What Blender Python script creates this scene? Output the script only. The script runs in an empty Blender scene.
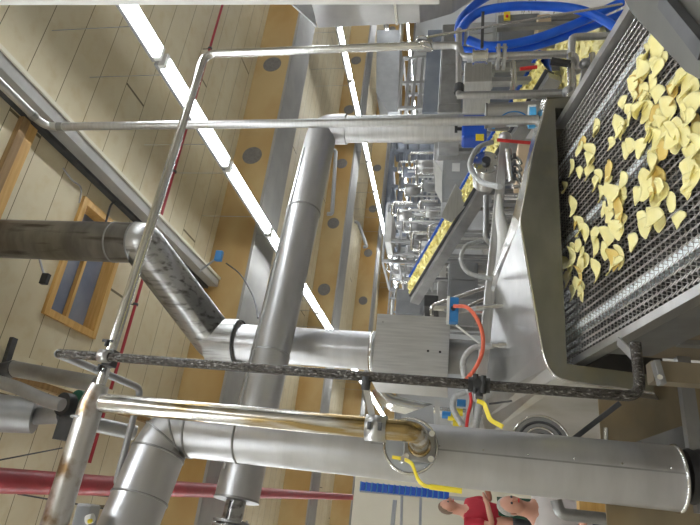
import bpy, bmesh, math, random
from mathutils import Vector, Matrix, Quaternion
R = random.Random(7)
D = bpy.data; C = bpy.context.scene.collection; S = bpy.context.scene
PI = math.pi

# ------------------------------------------------------------------ camera
# (the camera is held on its side: world up points to the left of the frame)
U = Vector((-2836, -100, 548)).normalized()      # world up in camera pixels (x right, y down, z forward)
F = Vector((97, 256, 548)); F = (F - F.dot(U) * U).normalized()   # world +Y
X_ = U.cross(F) * -1
if X_.y > 0: X_ = -X_                            # world +X is towards the top of the frame
CAMZ = 1.7; FOC = 548.0
def to_world(v): return Vector((v.dot(X_), v.dot(F), v.dot(U)))
cd = D.cameras.new('camera'); cam = D.objects.new('camera', cd); C.objects.link(cam); S.camera = cam
cd.sensor_fit = 'HORIZONTAL'; cd.sensor_width = 36; cd.lens = FOC / 700 * 36; cd.clip_start = .05; cd.clip_end = 200
right = to_world(Vector((1, 0, 0))); up = to_world(Vector((0, -1, 0))); back = to_world(Vector((0, 0, -1)))
cam.matrix_world = Matrix(((right.x, up.x, back.x, 0), (right.y, up.y, back.y, 0), (right.z, up.z, back.z, CAMZ), (0, 0, 0, 1)))

# ------------------------------------------------------------------ world, exposure
w = D.worlds.new('world'); S.world = w; w.use_nodes = True
w.node_tree.nodes['Background'].inputs[0].default_value = (.8, .85, .9, 1)
w.node_tree.nodes['Background'].inputs[1].default_value = .1
S.view_settings.view_transform = 'Standard'; S.view_settings.look = 'None'; S.view_settings.gamma = 1
S.view_settings.exposure = 0.33
TUBE = 26.0

BZ0, BSL = -1.09 + CAMZ, .204                    # belt plane z = BZ0 + BSL*y
def at(px, py, Y=None, X=None, Z=None, belt=None):
    """point of the place seen at pixel (px,py) at the given depth / side / height"""
    d = to_world(Vector((px - 350, py - 262.5, FOC)))
    if Y is not None: t = Y / d.y
    elif X is not None: t = X / d.x
    elif Z is not None: t = (Z - CAMZ) / d.z
    else: t = (BZ0 + belt - CAMZ) / (d.z - BSL * d.y)
    return Vector((d.x * t, d.y * t, d.z * t + CAMZ))

# ------------------------------------------------------------------ materials
def nodes(name):
    m = D.materials.new(name); m.use_nodes = True
    nt = m.node_tree; b = nt.nodes['Principled BSDF']
    return m, nt, b
def mix(nt, fac, a, b):
    n = nt.nodes.new('ShaderNodeMix'); n.data_type = 'RGBA'
    if isinstance(fac, float): n.inputs[0].default_value = fac
    else: nt.links.new(fac, n.inputs[0])
    for v, i in ((a, 6), (b, 7)):
        if isinstance(v, tuple): n.inputs[i].default_value = (*v, 1)
        else: nt.links.new(v, n.inputs[i])
    return n.outputs[2]
def noise(nt, scale, stretch=(1, 1, 1), detail=4, lo=.35, hi=.65, coord='Object'):
    tc = nt.nodes.new('ShaderNodeTexCoord'); mp = nt.nodes.new('ShaderNodeMapping'); mp.inputs[3].default_value = stretch
    nt.links.new(tc.outputs[coord], mp.inputs[0])
    n = nt.nodes.new('ShaderNodeTexNoise'); n.inputs['Scale'].default_value = scale; n.inputs['Detail'].default_value = detail
    nt.links.new(mp.outputs[0], n.inputs['Vector'])
    r = nt.nodes.new('ShaderNodeMapRange'); r.inputs[1].default_value = lo; r.inputs[2].default_value = hi
    nt.links.new(n.outputs[0], r.inputs[0]); return r.outputs[0]
def surf(name, c1, c2=None, rough=.5, metal=0., scale=6., stretch=(1, 1, 1), lo=.35, hi=.65, bump=0., stain=None, sscale=4., sstretch=(1, 1, 1), slo=.55, shi=.7, rvar=0.):
    m, nt, b = nodes(name)
    c2 = c2 or c1
    f = noise(nt, scale, stretch, 4, lo, hi)
    col = mix(nt, f, c1, c2)
    if stain:
        s = noise(nt, sscale, sstretch, 6, slo, shi)
        col = mix(nt, s, col, stain)
    nt.links.new(col, b.inputs['Base Color'])
    b.inputs['Metallic'].default_value = metal
    if rvar:
        r = nt.nodes.new('ShaderNodeMapRange'); r.inputs[3].default_value = rough - rvar; r.inputs[4].default_value = rough + rvar
        nt.links.new(f, r.inputs[0]); nt.links.new(r.outputs[0], b.inputs['Roughness'])
    else: b.inputs['Roughness'].default_value = rough
    if bump:
        bn = nt.nodes.new('ShaderNodeBump'); bn.inputs[0].default_value = bump; bn.inputs[1].default_value = .01
        nt.links.new(f, bn.inputs['Height']); nt.links.new(bn.outputs[0], b.inputs['Normal'])
    return m
def glow(name, col, s):
    m, nt, b = nodes(name); b.inputs['Base Color'].default_value = (*col, 1)
    b.inputs['Emission Color'].default_value = (*col, 1); b.inputs['Emission Strength'].default_value = s; return m
M = {}
M['steel'] = surf('brushed_steel', (.50, .50, .50), (.58, .58, .58), .34, .9, 5, (1, 1, 14), rvar=.06)
M['steelx'] = surf('brushed_steel_cross', (.46, .46, .47), (.56, .56, .56), .36, .9, 5, (14, 1, 1), rvar=.06)
M['duct'] = surf('duct_cladding', (.46, .46, .47), (.54, .54, .55), .38, .85, 3, (1, 1, 4), rvar=.06)
M['bright'] = surf('polished_steel', (.64, .64, .63), (.74, .74, .73), .22, 1., 6, rvar=.05)
M['dull'] = surf('dull_steel', (.27, .27, .27), (.36, .36, .36), .42, .75, 5)
M['dark'] = surf('dark_metal', (.05, .052, .055), (.09, .09, .095), .5, .4, 8)
M['black'] = surf('black_rubber', (.012, .012, .013), (.03, .03, .03), .55, 0, 10)
M['oily'] = surf('oil_stained_steel', (.36, .36, .36), (.46, .46, .45), .34, .85, 4, (1, 1, 1), stain=(.06, .052, .045), sscale=4.0, sstretch=(7, 7, .8), slo=.50, shi=.74)
M['grime'] = surf('burnt_oil_pipe', (.03, .026, .023), (.09, .08, .07), .26, .6, 150, (1, 1, .5), stain=(.46, .45, .42), sscale=170, sstretch=(1, 1, .45), slo=.57, shi=.72, bump=.5)
M['brass'] = surf('heat_tinted_steel', (.60, .59, .57), (.70, .69, .67), .24, .95, 4, (1, 1, 3), stain=(.40, .29, .13), sscale=6, sstretch=(4, 4, .5), slo=.44, shi=.56)
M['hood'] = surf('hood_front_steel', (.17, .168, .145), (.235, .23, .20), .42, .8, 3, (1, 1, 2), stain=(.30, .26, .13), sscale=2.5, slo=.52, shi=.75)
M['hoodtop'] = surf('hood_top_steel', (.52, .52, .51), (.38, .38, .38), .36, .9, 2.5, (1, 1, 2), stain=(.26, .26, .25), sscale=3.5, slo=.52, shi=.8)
M['brownsteel'] = surf('oil_tinted_steel', (.22, .18, .12), (.32, .26, .17), .38, .45, 2.5, (1, 1, 2), stain=(.33, .22, .09), sscale=2, slo=.5, shi=.75)
M['white'] = surf('white_paint', (.72, .72, .70), (.78, .78, .76), .45, 0, 4)
M['grey'] = surf('grey_paint', (.33, .34, .35), (.38, .39, .40), .5, .1, 4)
M['greyd'] = surf('dark_grey_paint', (.16, .165, .175), (.2, .205, .21), .5, .1, 4)
M['beam'] = surf('grey_beam_paint', (.30, .295, .28), (.35, .34, .32), .6, 0, 3)
M['bluegrey'] = surf('blue_grey_paint', (.16, .18, .22), (.22, .24, .28), .5, .2, 2)
M['red'] = surf('red_pipe_paint', (.30, .022, .035), (.38, .03, .045), .38, 0, 4, stain=(.12, .02, .025), sscale=9, slo=.62, shi=.75)
M['redv'] = surf('bright_red', (.62, .03, .03), (.7, .05, .04), .4)
M['orange'] = surf('orange_rubber', (.72, .13, .07), (.80, .17, .09), .45)
M['yellow'] = surf('yellow_coating', (.78, .62, .03), (.84, .68, .05), .4)
M['blue'] = surf('blue_rubber', (.01, .11, .68), (.02, .15, .78), .35)
M['bluep'] = surf('blue_plastic', (.012, .075, .46), (.02, .10, .54), .3)
M['bluebox'] = surf('blue_enamel', (.03, .20, .50), (.04, .23, .55), .35)
M['cyan'] = surf('light_blue_plastic', (.08, .42, .80), (.1, .46, .84), .4)
M['teal'] = surf('green_enamel', (.01, .12, .08), (.015, .15, .1), .4)
M['hose'] = surf('braided_grey_hose', (.40, .41, .41), (.50, .51, .51), .5, .3, 70)
M['wood'] = surf('varnished_pine', (.50, .29, .08), (.62, .38, .13), .5, 0, 5, (.6, 6, 6), bump=.2)
M['woodd'] = surf('brown_timber', (.22, .13, .05), (.30, .19, .08), .6, 0, 5, (.6, 6, 6))
M['gyp'] = surf('ochre_board', (.40, .24, .075), (.52, .38, .18), .65, 0, .9, (.6, 1, 1), lo=.38, hi=.62)
M['hole'] = surf('grey_hole_mesh', (.16, .15, .14), (.2, .19, .18), .7, 0, 30)
M['pane'] = surf('blue_grey_pane', (.14, .17, .25), (.24, .27, .34), .25, 0, 2)
M['floor'] = surf('sealed_floor', (.30, .28, .25), (.38, .35, .31), .35, 0, 2, rvar=.1)
M['wall'] = surf('cream_wall', (.62, .58, .47), (.68, .64, .53), .6, 0, 1)
M['wallg'] = surf('pale_grey_wall', (.50, .51, .52), (.56, .57, .58), .6, 0, .5)
M['skin'] = surf('skin', (.55, .27, .19), (.62, .33, .24), .5)
M['hair'] = surf('grey_hair', (.30, .28, .26), (.4, .38, .36), .7, 0, 60)
M['hairb'] = surf('brown_hair', (.16, .1, .07), (.22, .15, .1), .7, 0, 60)
M['polo'] = surf('red_cotton', (.40, .012, .03), (.46, .02, .04), .8)
M['apron'] = surf('green_cotton', (.012, .06, .035), (.02, .075, .045), .8)
M['whitec'] = surf('white_cotton', (.66, .63, .62), (.72, .68, .67), .8)
M['trous'] = surf('dark_trousers', (.05, .05, .06), (.07, .07, .08), .8)
M['chip'] = surf('potato_chip', (.92, .83, .36), (.95, .88, .46), .55, 0, 18, stain=(.80, .60, .18), sscale=14, slo=.66, shi=.80)
M['chipg'] = surf('golden_potato_chip', (.74, .53, .13), (.83, .64, .22), .55, 0, 18)
M['card'] = surf('cardboard', (.55, .42, .28), (.62, .48, .33), .7)
M['wire'] = surf('belt_wire', (.32, .30, .28), (.42, .40, .38), .36, .85, 8)
M['strip'] = surf('wear_strip', (.72, .78, .82), (.80, .84, .86), .4, .1, 8)
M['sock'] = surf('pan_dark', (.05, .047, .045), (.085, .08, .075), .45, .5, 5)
M['tube'] = glow('fluorescent_tube', (.93, .97, 1.0), TUBE)
M['screen'] = glow('lit_blue_screen', (.25, .65, 1.0), 1.5)

def plank_mat():
    m, nt, b = nodes('ceiling_planks')
    tc = nt.nodes.new('ShaderNodeTexCoord'); sp = nt.nodes.new('ShaderNodeSeparateXYZ'); nt.links.new(tc.outputs['Object'], sp.inputs[0])
    def mth(op, a, bv=None):
        n = nt.nodes.new('ShaderNodeMath'); n.operation = op
        for i, v in enumerate((a, bv)):
            if v is None: continue
            if isinstance(v, (int, float)): n.inputs[i].default_value = v
            else: nt.links.new(v, n.inputs[i])
        return n.outputs[0]
    q = mth('DIVIDE', sp.outputs[1], .345); fr = mth('FRACT', q); idx = mth('FLOOR', q)
    line = mth('LESS_THAN', fr, .02)
    sh = mth('MULTIPLY', idx, .618); xs = mth('FRACT', mth('ADD', mth('DIVIDE', sp.outputs[0], 8.2), sh)); line2 = mth('LESS_THAN', xs, .003)
    ln = mth('MAXIMUM', line, line2)
    f = noise(nt, 1.3, (1, 1, 1), 5, .3, .7); f2 = noise(nt, 7, (1, 1, 1), 3, .5, .75)
    wn = nt.nodes.new('ShaderNodeTexWhiteNoise'); wn.noise_dimensions = '1D'; nt.links.new(idx, wn.inputs['W'])
    col = mix(nt, f, (.58, .50, .33), (.68, .62, .46))
    f3_ = nt.nodes.new('ShaderNodeMath'); f3_.operation = 'MULTIPLY'; nt.links.new(f2, f3_.inputs[0]); f3_.inputs[1].default_value = .45
    col = mix(nt, f3_.outputs[0], col, (.52, .40, .20))
    v = nt.nodes.new('ShaderNodeMapRange'); v.inputs[3].default_value = 0; v.inputs[4].default_value = .22; nt.links.new(wn.outputs[0], v.inputs[0])
    col = mix(nt, v.outputs[0], col, (.50, .42, .27))
    col = mix(nt, ln, col, (.14, .11, .06))
    nt.links.new(col, b.inputs['Base Color']); b.inputs['Roughness'].default_value = .5
    bn = nt.nodes.new('ShaderNodeBump'); bn.inputs[0].default_value = .5; bn.inputs[1].default_value = .01; bn.invert = True
    nt.links.new(ln, bn.inputs['Height']); nt.links.new(bn.outputs[0], b.inputs['Normal'])
    return m
M['planks'] = plank_mat()

# ------------------------------------------------------------------ mesh helpers
class MB:
    def __init__(s): s.v = []; s.f = []; s.sm = []
    def add(s, vs, fs, smooth=False):
        o = len(s.v); s.v += [Vector(v) for v in vs]; s.f += [tuple(i + o for i in f) for f in fs]; s.sm += [smooth] * len(fs); return s
    def box(s, a, b):
        x0, y0, z0 = (min(a[i], b[i]) for i in range(3)); x1, y1, z1 = (max(a[i], b[i]) for i in range(3))
        return s.add([(x0, y0, z0), (x1, y0, z0), (x1, y1, z0), (x0, y1, z0), (x0, y0, z1), (x1, y0, z1), (x1, y1, z1), (x0, y1, z1)],
                     [(0, 3, 2, 1), (4, 5, 6, 7), (0, 1, 5, 4), (1, 2, 6, 5), (2, 3, 7, 6), (3, 0, 4, 7)])
    def bar(s, p, q, w_, h, upv=Vector((0, 0, 1))):
        p = Vector(p); q = Vector(q); d = (q - p).normalized(); a = d.cross(upv)
        if a.length < 1e-3: a = d.cross(Vector((0, 1, 0)))
        a.normalize(); b = a.cross(d).normalized(); vs = []
        for c in (p, q):
            for i, j in ((-1, -1), (1, -1), (1, 1), (-1, 1)): vs.append(c + a * (i * w_ / 2) + b * (j * h / 2))
        return s.add(vs, [(0, 1, 2, 3), (7, 6, 5, 4), (0, 4, 5, 1), (1, 5, 6, 2), (2, 6, 7, 3), (3, 7, 4, 0)])
    def prism(s, poly, off):
        """extrude a planar polygon along off"""
        n = len(poly); off = Vector(off); vs = [Vector(p) for p in poly] + [Vector(p) + off for p in poly]
        return s.add(vs, [tuple(range(n))[::-1], tuple(range(n, 2 * n))] + [(i, (i + 1) % n, n + (i + 1) % n, n + i) for i in range(n)])
    def sweep(s, pts, rad, seg=14, cap=True):
        """rings at pts; rad a number or list"""
        pts = [Vector(p) for p in pts]; n = len(pts); rr = rad if isinstance(rad, (list, tuple)) else [rad] * n
        d0 = next((pts[i + 1] - pts[i]).normalized() for i in range(n - 1) if (pts[i + 1] - pts[i]).length > 1e-7)
        a = d0.orthogonal().normalized(); vs = []; pd = d0
        for i in range(n):
            di = (pts[min(i + 1, n - 1)] - pts[max(i - 1, 0)])
            di = di.normalized() if di.length > 1e-7 else pd
            a = pd.rotation_difference(di) @ a; a = (a - a.dot(di) * di).normalized(); pd = di; b = di.cross(a)
            for k in range(seg):
                t = 2 * PI * k / seg; vs.append(pts[i] + (a * math.cos(t) + b * math.sin(t)) * rr[i])
        fs = [(i * seg + k, i * seg + (k + 1) % seg, (i + 1) * seg + (k + 1) % seg, (i + 1) * seg + k) for i in range(n - 1) for k in range(seg)]
        s.add(vs, fs, True)
        if cap:
            c0 = vs[:seg]; c1 = vs[-seg:]
            s.add(c0, [tuple(range(seg))[::-1]]); s.add(c1, [tuple(range(seg))])
        return s
    def pipe(s, pts, r, fillet=None, seg=14, cap=True):
        return s.sweep(fil(pts, fillet if fillet is not None else r * 2.2), r, seg, cap)
    def cyl(s, p, q, r, r2=None, seg=20):
        return s.sweep([p, q], [r, r if r2 is None else r2], seg)
    def ring(s, p, q, r0, r1, seg=24):
        """tube wall with inner radius r0 and outer r1"""
        p = Vector(p); q = Vector(q); d = (q - p).normalized(); a = d.orthogonal().normalized(); b = d.cross(a); vs = []
        for c, r in ((p, r1), (q, r1), (q, r0), (p, r0)):
            for k in range(seg):
                t = 2 * PI * k / seg; vs.append(c + (a * math.cos(t) + b * math.sin(t)) * r)
        return s.add(vs, [(i * seg + k, i * seg + (k + 1) % seg, ((i + 1) % 4) * seg + (k + 1) % seg, ((i + 1) % 4) * seg + k) for i in range(4) for k in range(seg)], True)
    def torus(s, c, n, R_, r, seg=24, a0=0, a1=2 * PI):
        n = Vector(n).normalized(); a = n.orthogonal().normalized(); b = n.cross(a); c = Vector(c)
        return s.sweep([c + (a * math.cos(a0 + (a1 - a0) * i / seg) + b * math.sin(a0 + (a1 - a0) * i / seg)) * R_ for i in range(seg + 1)], r, 8, a1 - a0 < 6)
    def ball(s, c, r, sc=(1, 1, 1), seg=14, rings=9):
        c = Vector(c); vs = [c + Vector((0, 0, r * sc[2]))]
        for i in range(1, rings):
            t = PI * i / rings
            for k in range(seg):
                p = 2 * PI * k / seg; vs.append(c + Vector((r * sc[0] * math.sin(t) * math.cos(p), r * sc[1] * math.sin(t) * math.sin(p), r * sc[2] * math.cos(t))))
        vs.append(c - Vector((0, 0, r * sc[2]))); fs = []
        for k in range(seg):
            fs.append((0, 1 + k, 1 + (k + 1) % seg)); fs.append((len(vs) - 1, len(vs) - 1 - seg + (k + 1) % seg, len(vs) - 1 - seg + k))
        for i in range(rings - 2):
            for k in range(seg): fs.append((1 + i * seg + k, 1 + (i + 1) * seg + k, 1 + (i + 1) * seg + (k + 1) % seg, 1 + i * seg + (k + 1) % seg))
        return s.add(vs, fs, True)
def fil(pts, r, n=6):
    pts = [Vector(p) for p in pts]; out = [pts[0]]
    for i in range(1, len(pts) - 1):
        a, b, c = pts[i - 1], pts[i], pts[i + 1]; u = (a - b); v = (c - b); rr = min(r, u.length * .49, v.length * .49)
        u.normalize(); v.normalize(); p0 = b + u * rr; p1 = b + v * rr
        for k in range(n + 1):
            t = k / n; out.append((1 - t) ** 2 * p0 + 2 * t * (1 - t) * b + t * t * p1)
    out.append(pts[-1]); return out
def spline(pts, n=8):
    pts = [Vector(p) for p in pts]; q = [pts[0] * 2 - pts[1]] + pts + [pts[-1] * 2 - pts[-2]]; out = []
    for i in range(1, len(q) - 2):
        p0, p1, p2, p3 = q[i - 1:i + 3]
        for k in range(n):
            t = k / n; out.append(.5 * ((2 * p1) + (p2 - p0) * t + (2 * p0 - 5 * p1 + 4 * p2 - p3) * t * t + (3 * p1 - p0 - 3 * p2 + p3) * t ** 3))
    out.append(pts[-1]); return out
def base_of(o):
    p = Vector((0, 0, 0))
    while o is not None: p += o.location; o = o.parent
    return p
def obj(name, mb, mat, parent=None, bevel=0.):
    me = D.meshes.new(name)
    if parent is not None: off = base_of(parent); loc = Vector((0, 0, 0))
    else:
        lo = [min(v[i] for v in mb.v) for i in range(3)]; hi = [max(v[i] for v in mb.v) for i in range(3)]
        off = Vector(((lo[0] + hi[0]) / 2, (lo[1] + hi[1]) / 2, lo[2])); loc = off
    me.from_pydata([v - off for v in mb.v], [], mb.f); me.polygons.foreach_set('use_smooth', mb.sm)
    bm = bmesh.new(); bm.from_mesh(me); bmesh.ops.recalc_face_normals(bm, faces=bm.faces); bm.to_mesh(me); bm.free()
    me.materials.append(M[mat] if isinstance(mat, str) else mat)
    o = D.objects.new(name, me); C.objects.link(o); o.location = loc; o.parent = parent
    if bevel:
        bv = o.modifiers.new('bevel', 'BEVEL'); bv.width = bevel; bv.segments = 2; bv.limit_method = 'ANGLE'
    return o
def thing(name, label, cat, loc=(0, 0, 0), group=None):
    o = D.objects.new(name, None); C.objects.link(o); o.location = loc; o.empty_display_size = .1
    o['label'] = label; o['category'] = cat
    if group: o['group'] = group
    return o
def tag(o, label, cat, group=None, kind=None):
    o['label'] = label; o['category'] = cat
    if group: o['group'] = group
    if kind: o['kind'] = kind
    return o
def struct(name, mb, mat, parent=None):
    o = obj(name, mb, mat, parent)
    if parent is None: o['kind'] = 'structure'
    return o

# ------------------------------------------------------------------ room shell
CZ = 5.0; X0, X1, Y0, Y1 = -4.5, 25.5, -5.0, 34.0
struct('floor', MB().box((X0, Y0, -.1), (X1, Y1, 0)), 'floor')
# ceiling with a rectangular hole for the roof hatch
hc = [at(82, 203, Z=CZ), at(44, 309, Z=CZ), at(90, 338, Z=CZ), at(126, 232, Z=CZ)]
hx0 = (hc[1].x + hc[2].x) / 2; hx1 = (hc[0].x + hc[3].x) / 2; hy0 = (hc[0].y + hc[1].y) / 2; hy1 = (hc[2].y + hc[3].y) / 2
cb = MB()
for a, b in (((X0, Y0), (X1, hy0)), ((X0, hy1), (X1, Y1)), ((X0, hy0), (hx0, hy1)), ((hx1, hy0), (X1, hy1))):
    cb.box((a[0], a[1], CZ), (b[0], b[1], CZ + .15))
ceil = struct('ceiling', cb, 'planks')
struct('wall_right', MB().box((X1, Y0, 0), (X1 + .15, Y1, CZ)), 'wallg')
struct('wall_left', MB().box((X0 - .15, Y0, 0), (X0, Y1, CZ)), 'wall')
struct('wall_back', MB().box((X0, Y1, 0), (X1, Y1 + .15, CZ)), 'wallg')
struct('wall_front', MB().box((X0, Y0 - .15, 0), (X1, Y0, CZ)), 'wall')
# roof hatch
hw = struct('window_1', MB().box((hx0, hy0, CZ + .10), (hx1, hy1, CZ + .13)), 'pane')
fr = MB(); t = .04
fr.box((hx0 - .02, hy0 - .02, CZ - .03), (hx1 + .02, hy0 + t, CZ + .10)); fr.box((hx0 - .02, hy1 - t, CZ - .03), (hx1 + .02, hy1 + .02, CZ + .10))
fr.box((hx0 - .02, hy0 + t, CZ - .03), (hx0 + t, hy1 - t, CZ + .10)); fr.box((hx1 - t, hy0 + t, CZ - .03), (hx1 + .02, hy1 - t, CZ + .10))
ym = hy0 + (hy1 - hy0) * .52; xm = hx0 + (hx1 - hx0) * .62
fr.box((hx0 + t, ym - .018, CZ + .06), (hx1 - t, ym + .018, CZ + .10)); fr.box((xm - .015, hy0 + t, CZ + .07), (xm + .015, ym - .018, CZ + .10))
obj('window_frame', fr, 'wood', hw)
# deep cross beams: ochre boarded face with round holes, grey underside
BY = [6.38, 11.7, 17.1, 22.4, 27.8]
for i, y in enumerate(BY):
    b = struct('trim_%d' % (i + 1), MB().box((X0, y + .02, 4.42), (X1, y + .80, CZ)), 'beam')
    obj('beam_board', MB().box((X0, y, 4.44), (X1, y + .02, CZ)), 'gyp', b)
    obj('beam_lip', MB().box((X0, y - .03, 4.40), (X1, y + .02, 4.44)), 'beam', b)
    for k in range(-2, 12):
        x = 4.57 + 1.775 * k
        if x > 4 and y < 20: obj('round_hole', MB().cyl((x, y - .006, 4.72), (x, y + .001, 4.72), .15, seg=28), 'hole', b)
# lengthwise white downstand beam and short brown cross beam of the near bay
p = at(64, 126, Z=4.75); q = at(154, 218, Z=4.75); bx = (p.x + q.x) / 2
struct('trim_6', MB().box((bx, Y0, 4.80), (bx + .10, 6.38, CZ)), 'beam')
struct('trim_12', MB().box((bx + .10, Y0, 4.78), (bx + .13, 6.38, CZ)), 'wall')
struct('trim_7', MB().box((bx - .03, Y0, 4.93), (bx, 6.38, CZ)), 'dark')
p = at(12, 172, Z=4.9)
struct('trim_8', MB().box((X0, p.y - .04, 4.955), (bx - .04, p.y + .03, CZ)), 'woodd')
struct('trim_9', MB().box((X0, p.y + .03, 4.97), (bx - .04, p.y + .13, CZ)), 'wood')
p = at(0, 340, Z=4.8); q = at(90, 383, Z=4.8)
lx = (p.x + q.x) / 2
struct('trim_10', MB().box((lx - .12, Y0, 4.86), (lx, 6.38, CZ)), 'planks')
struct('trim_11', MB().box((lx - .17, Y0, 4.93), (lx - .12, 6.38, CZ)), 'woodd')

# ------------------------------------------------------------------ rows of fluorescent lights
LZ = 1.7 + 2.45
def light_proto():
    r = thing('ceiling_light', 'x', 'ceiling light', (0, 0, LZ))
    obj('housing', MB().box((.045, -.755, LZ + .02), (.075, .755, LZ + .09)).box((-.07, -.75, LZ + .02), (.075, .75, LZ + .05)), 'grey', r)
    obj('tube', MB().cyl((0.015, -.69, LZ - .02), (0.015, .69, LZ - .02), .034, seg=12).cyl((-.045, -.69, LZ - .02), (-.045, .69, LZ - .02), .034, seg=12), 'tube', r)
    for sy in (-1, 1):
        obj('lamp_holder', MB().box((-.07, sy * .70, LZ - .04), (.06, sy * .74, LZ + .02)), 'white', r)
        obj('hanger_rod', MB().cyl((.06, sy * .5, LZ + .09), (.06, sy * .5, CZ), .004, seg=6), 'grey', r)
    return r
lp = light_proto(); first = True
rows = [(3.2, -2, 18, 'nearest bright row, passing the big ducts'),
        (8.65, -2, 18, 'second row, right of the crossing duct'),
        (14.1, 2, 18, 'third row, behind the far air ducts'),
        (19.5, 2, 18, 'farthest row, near the right wall'),
        (-2.3, -4, 12, 'leftmost row, over the aisle beside the fryer'),
        (.7, -5, -1, 'added short row, out of view, that brightens the mesh belt')]  # last row: extra fixtures outside the frame, added to lift the dark foreground
for ri, (lx_, k0, k1, lab) in enumerate(rows):
    for k in range(k0, k1):
        yc = 3.09 + 1.53 * (k + .5)
        if first: o = lp; first = False
        else:
            o = lp.copy(); C.objects.link(o)
            for ch in lp.children: c = ch.copy(); C.objects.link(c); c.parent = o
        o.location = (lx_, yc, LZ); o['label'] = 'fluorescent ceiling light in the ' + lab; o['group'] = 'fluorescent lights row %d' % (ri + 1)

# ------------------------------------------------------------------ big ducts
def seam(mb, p, q, r, n=1):
    pass
def band(parent, p, d, r, mat='dull', w_=.012, name='seam_band'):
    d = Vector(d).normalized(); return obj(name, MB().ring(Vector(p) - d * w_ / 2, Vector(p) + d * w_ / 2, r - .002, r + .004, 28), mat, parent)
# duct that crosses under the ceiling and turns down at the right
ea = Vector((2.76, 3.5, 2.80)); a0 = at(238, 499, Y=3.12); a0.z = 2.83; dn = Vector((2.76, 3.5, 0)); dn.z = at(484, 126, Y=3.5).z
t1 = thing('crossing_duct', 'long steel duct crossing in front of the streaked flue and turning down at one end', 'duct', (2.76, 3.5, dn.z))
dx = (ea - a0).normalized(); r1 = .122
obj('duct_run', MB().cyl(a0, ea - dx * .2, r1, seg=36), 'duct', t1)
obj('elbow', MB().sweep(fil([ea - dx * .2, ea, ea - Vector((0, 0, .2))], .2, 5), r1 - .001, 36), 'duct', t1)
obj('drop_pipe', MB().cyl(ea - Vector((0, 0, .2)), dn, .108, seg=32), 'steel', t1)
for f in (.30, .70): band(t1, a0.lerp(ea, f), dx, r1)
obj('seam_strip', MB().bar(a0.lerp(ea, .05) + Vector((0, -.10, .075)), a0.lerp(ea, .9) + Vector((0, -.10, .075)), .006, .008), 'dull', t1)
obj('end_cap', MB().cyl(a0 - dx * .01, a0, r1 + .004, seg=32), 'dull', t1)
# flanged valve hanging on the end of it
fa = a0 - dx * .012
vt = thing('flanged_valve', 'round flanged pipe joint at the lower end of the crossing duct', 'valve', tuple(fa - dx * .12))
obj('neck', MB().cyl(fa, fa - dx * .13, .055, seg=24), 'oily', vt)
vfl = obj('flange', MB().cyl(fa - dx * .10, fa - dx * .115, .10, seg=28), 'dull', vt); obj('flange', MB().cyl(fa - dx * .125, fa - dx * .14, .10, seg=28), 'dull', vt)
for k in range(6):
    an = k * PI / 3; e = Vector((0, math.cos(an), math.sin(an))) * .082
    obj('bolt', MB().cyl(fa - dx * .09 + e, fa - dx * .15 + e, .007, seg=6), 'bright', vfl)
for s_ in (-1, 1): obj('tie_rod', MB().cyl(fa + Vector((0, s_ * .085, 0)), fa - dx * .1 + Vector((0, s_ * .085, 0)), .006, seg=8), 'dark', vt)
obj('pipe_stub', MB().cyl(fa - dx * .14, fa - dx * .35, .05, seg=24), 'dull', vt)

# stained vertical flue with an offset
f0 = at(-40, 238, Y=3.13); f0.z = CZ - .012; f1 = at(142, 243, Y=3.13); f0.x = f1.x; f0.y = f1.y
f2 = at(216, 342, Y=3.62); f3 = at(376, 350, Y=3.62); f3.x = f2.x = (f2.x + f3.x) / 2; r2 = .142
t2 = thing('exhaust_flue', 'oil-streaked vertical flue with a slanted offset, leading from the ceiling down to the fryer', 'flue', tuple(f3))
d12 = (f2 - f1).normalized(); Z_ = Vector((0, 0, 1))
obj('upper_pipe', MB().cyl(f0, f1 + Z_ * .03, r2, seg=36), surf('smoked_steel', (.16, .15, .14), (.24, .23, .21), .36, .8, 4, (1, 1, 3), stain=(.07, .06, .05), sscale=3, sstretch=(5, 5, .7)), t2)
obj('offset_pipe', MB().sweep(fil([f1 + Z_ * .035, f1, f2, f2 - Z_ * .06], .10, 4), r2 + .004, 36), 'oily', t2)
obj('lower_pipe', MB().cyl(f2 - Z_ * .05, f3, r2 - .012, seg=36), 'duct', t2)
obj('collar', MB().cyl(f2 + Z_ * .03, f2 - Z_ * .17, r2 + .022, seg=36), 'oily', t2)
band(t2, f1.lerp(f0, .18) , Z_, r2); band(t2, f1 + Z_ * .04, Z_, r2 + .003)
band(t2, f2 - Z_ * .175, Z_, r2 + .014, 'dark'); band(t2, f2.lerp(f3, .42), Z_, r2 - .008, 'bright', .03); band(t2, f3 + Z_ * .02, Z_, r2 - .008, 'bright', .03)
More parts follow.
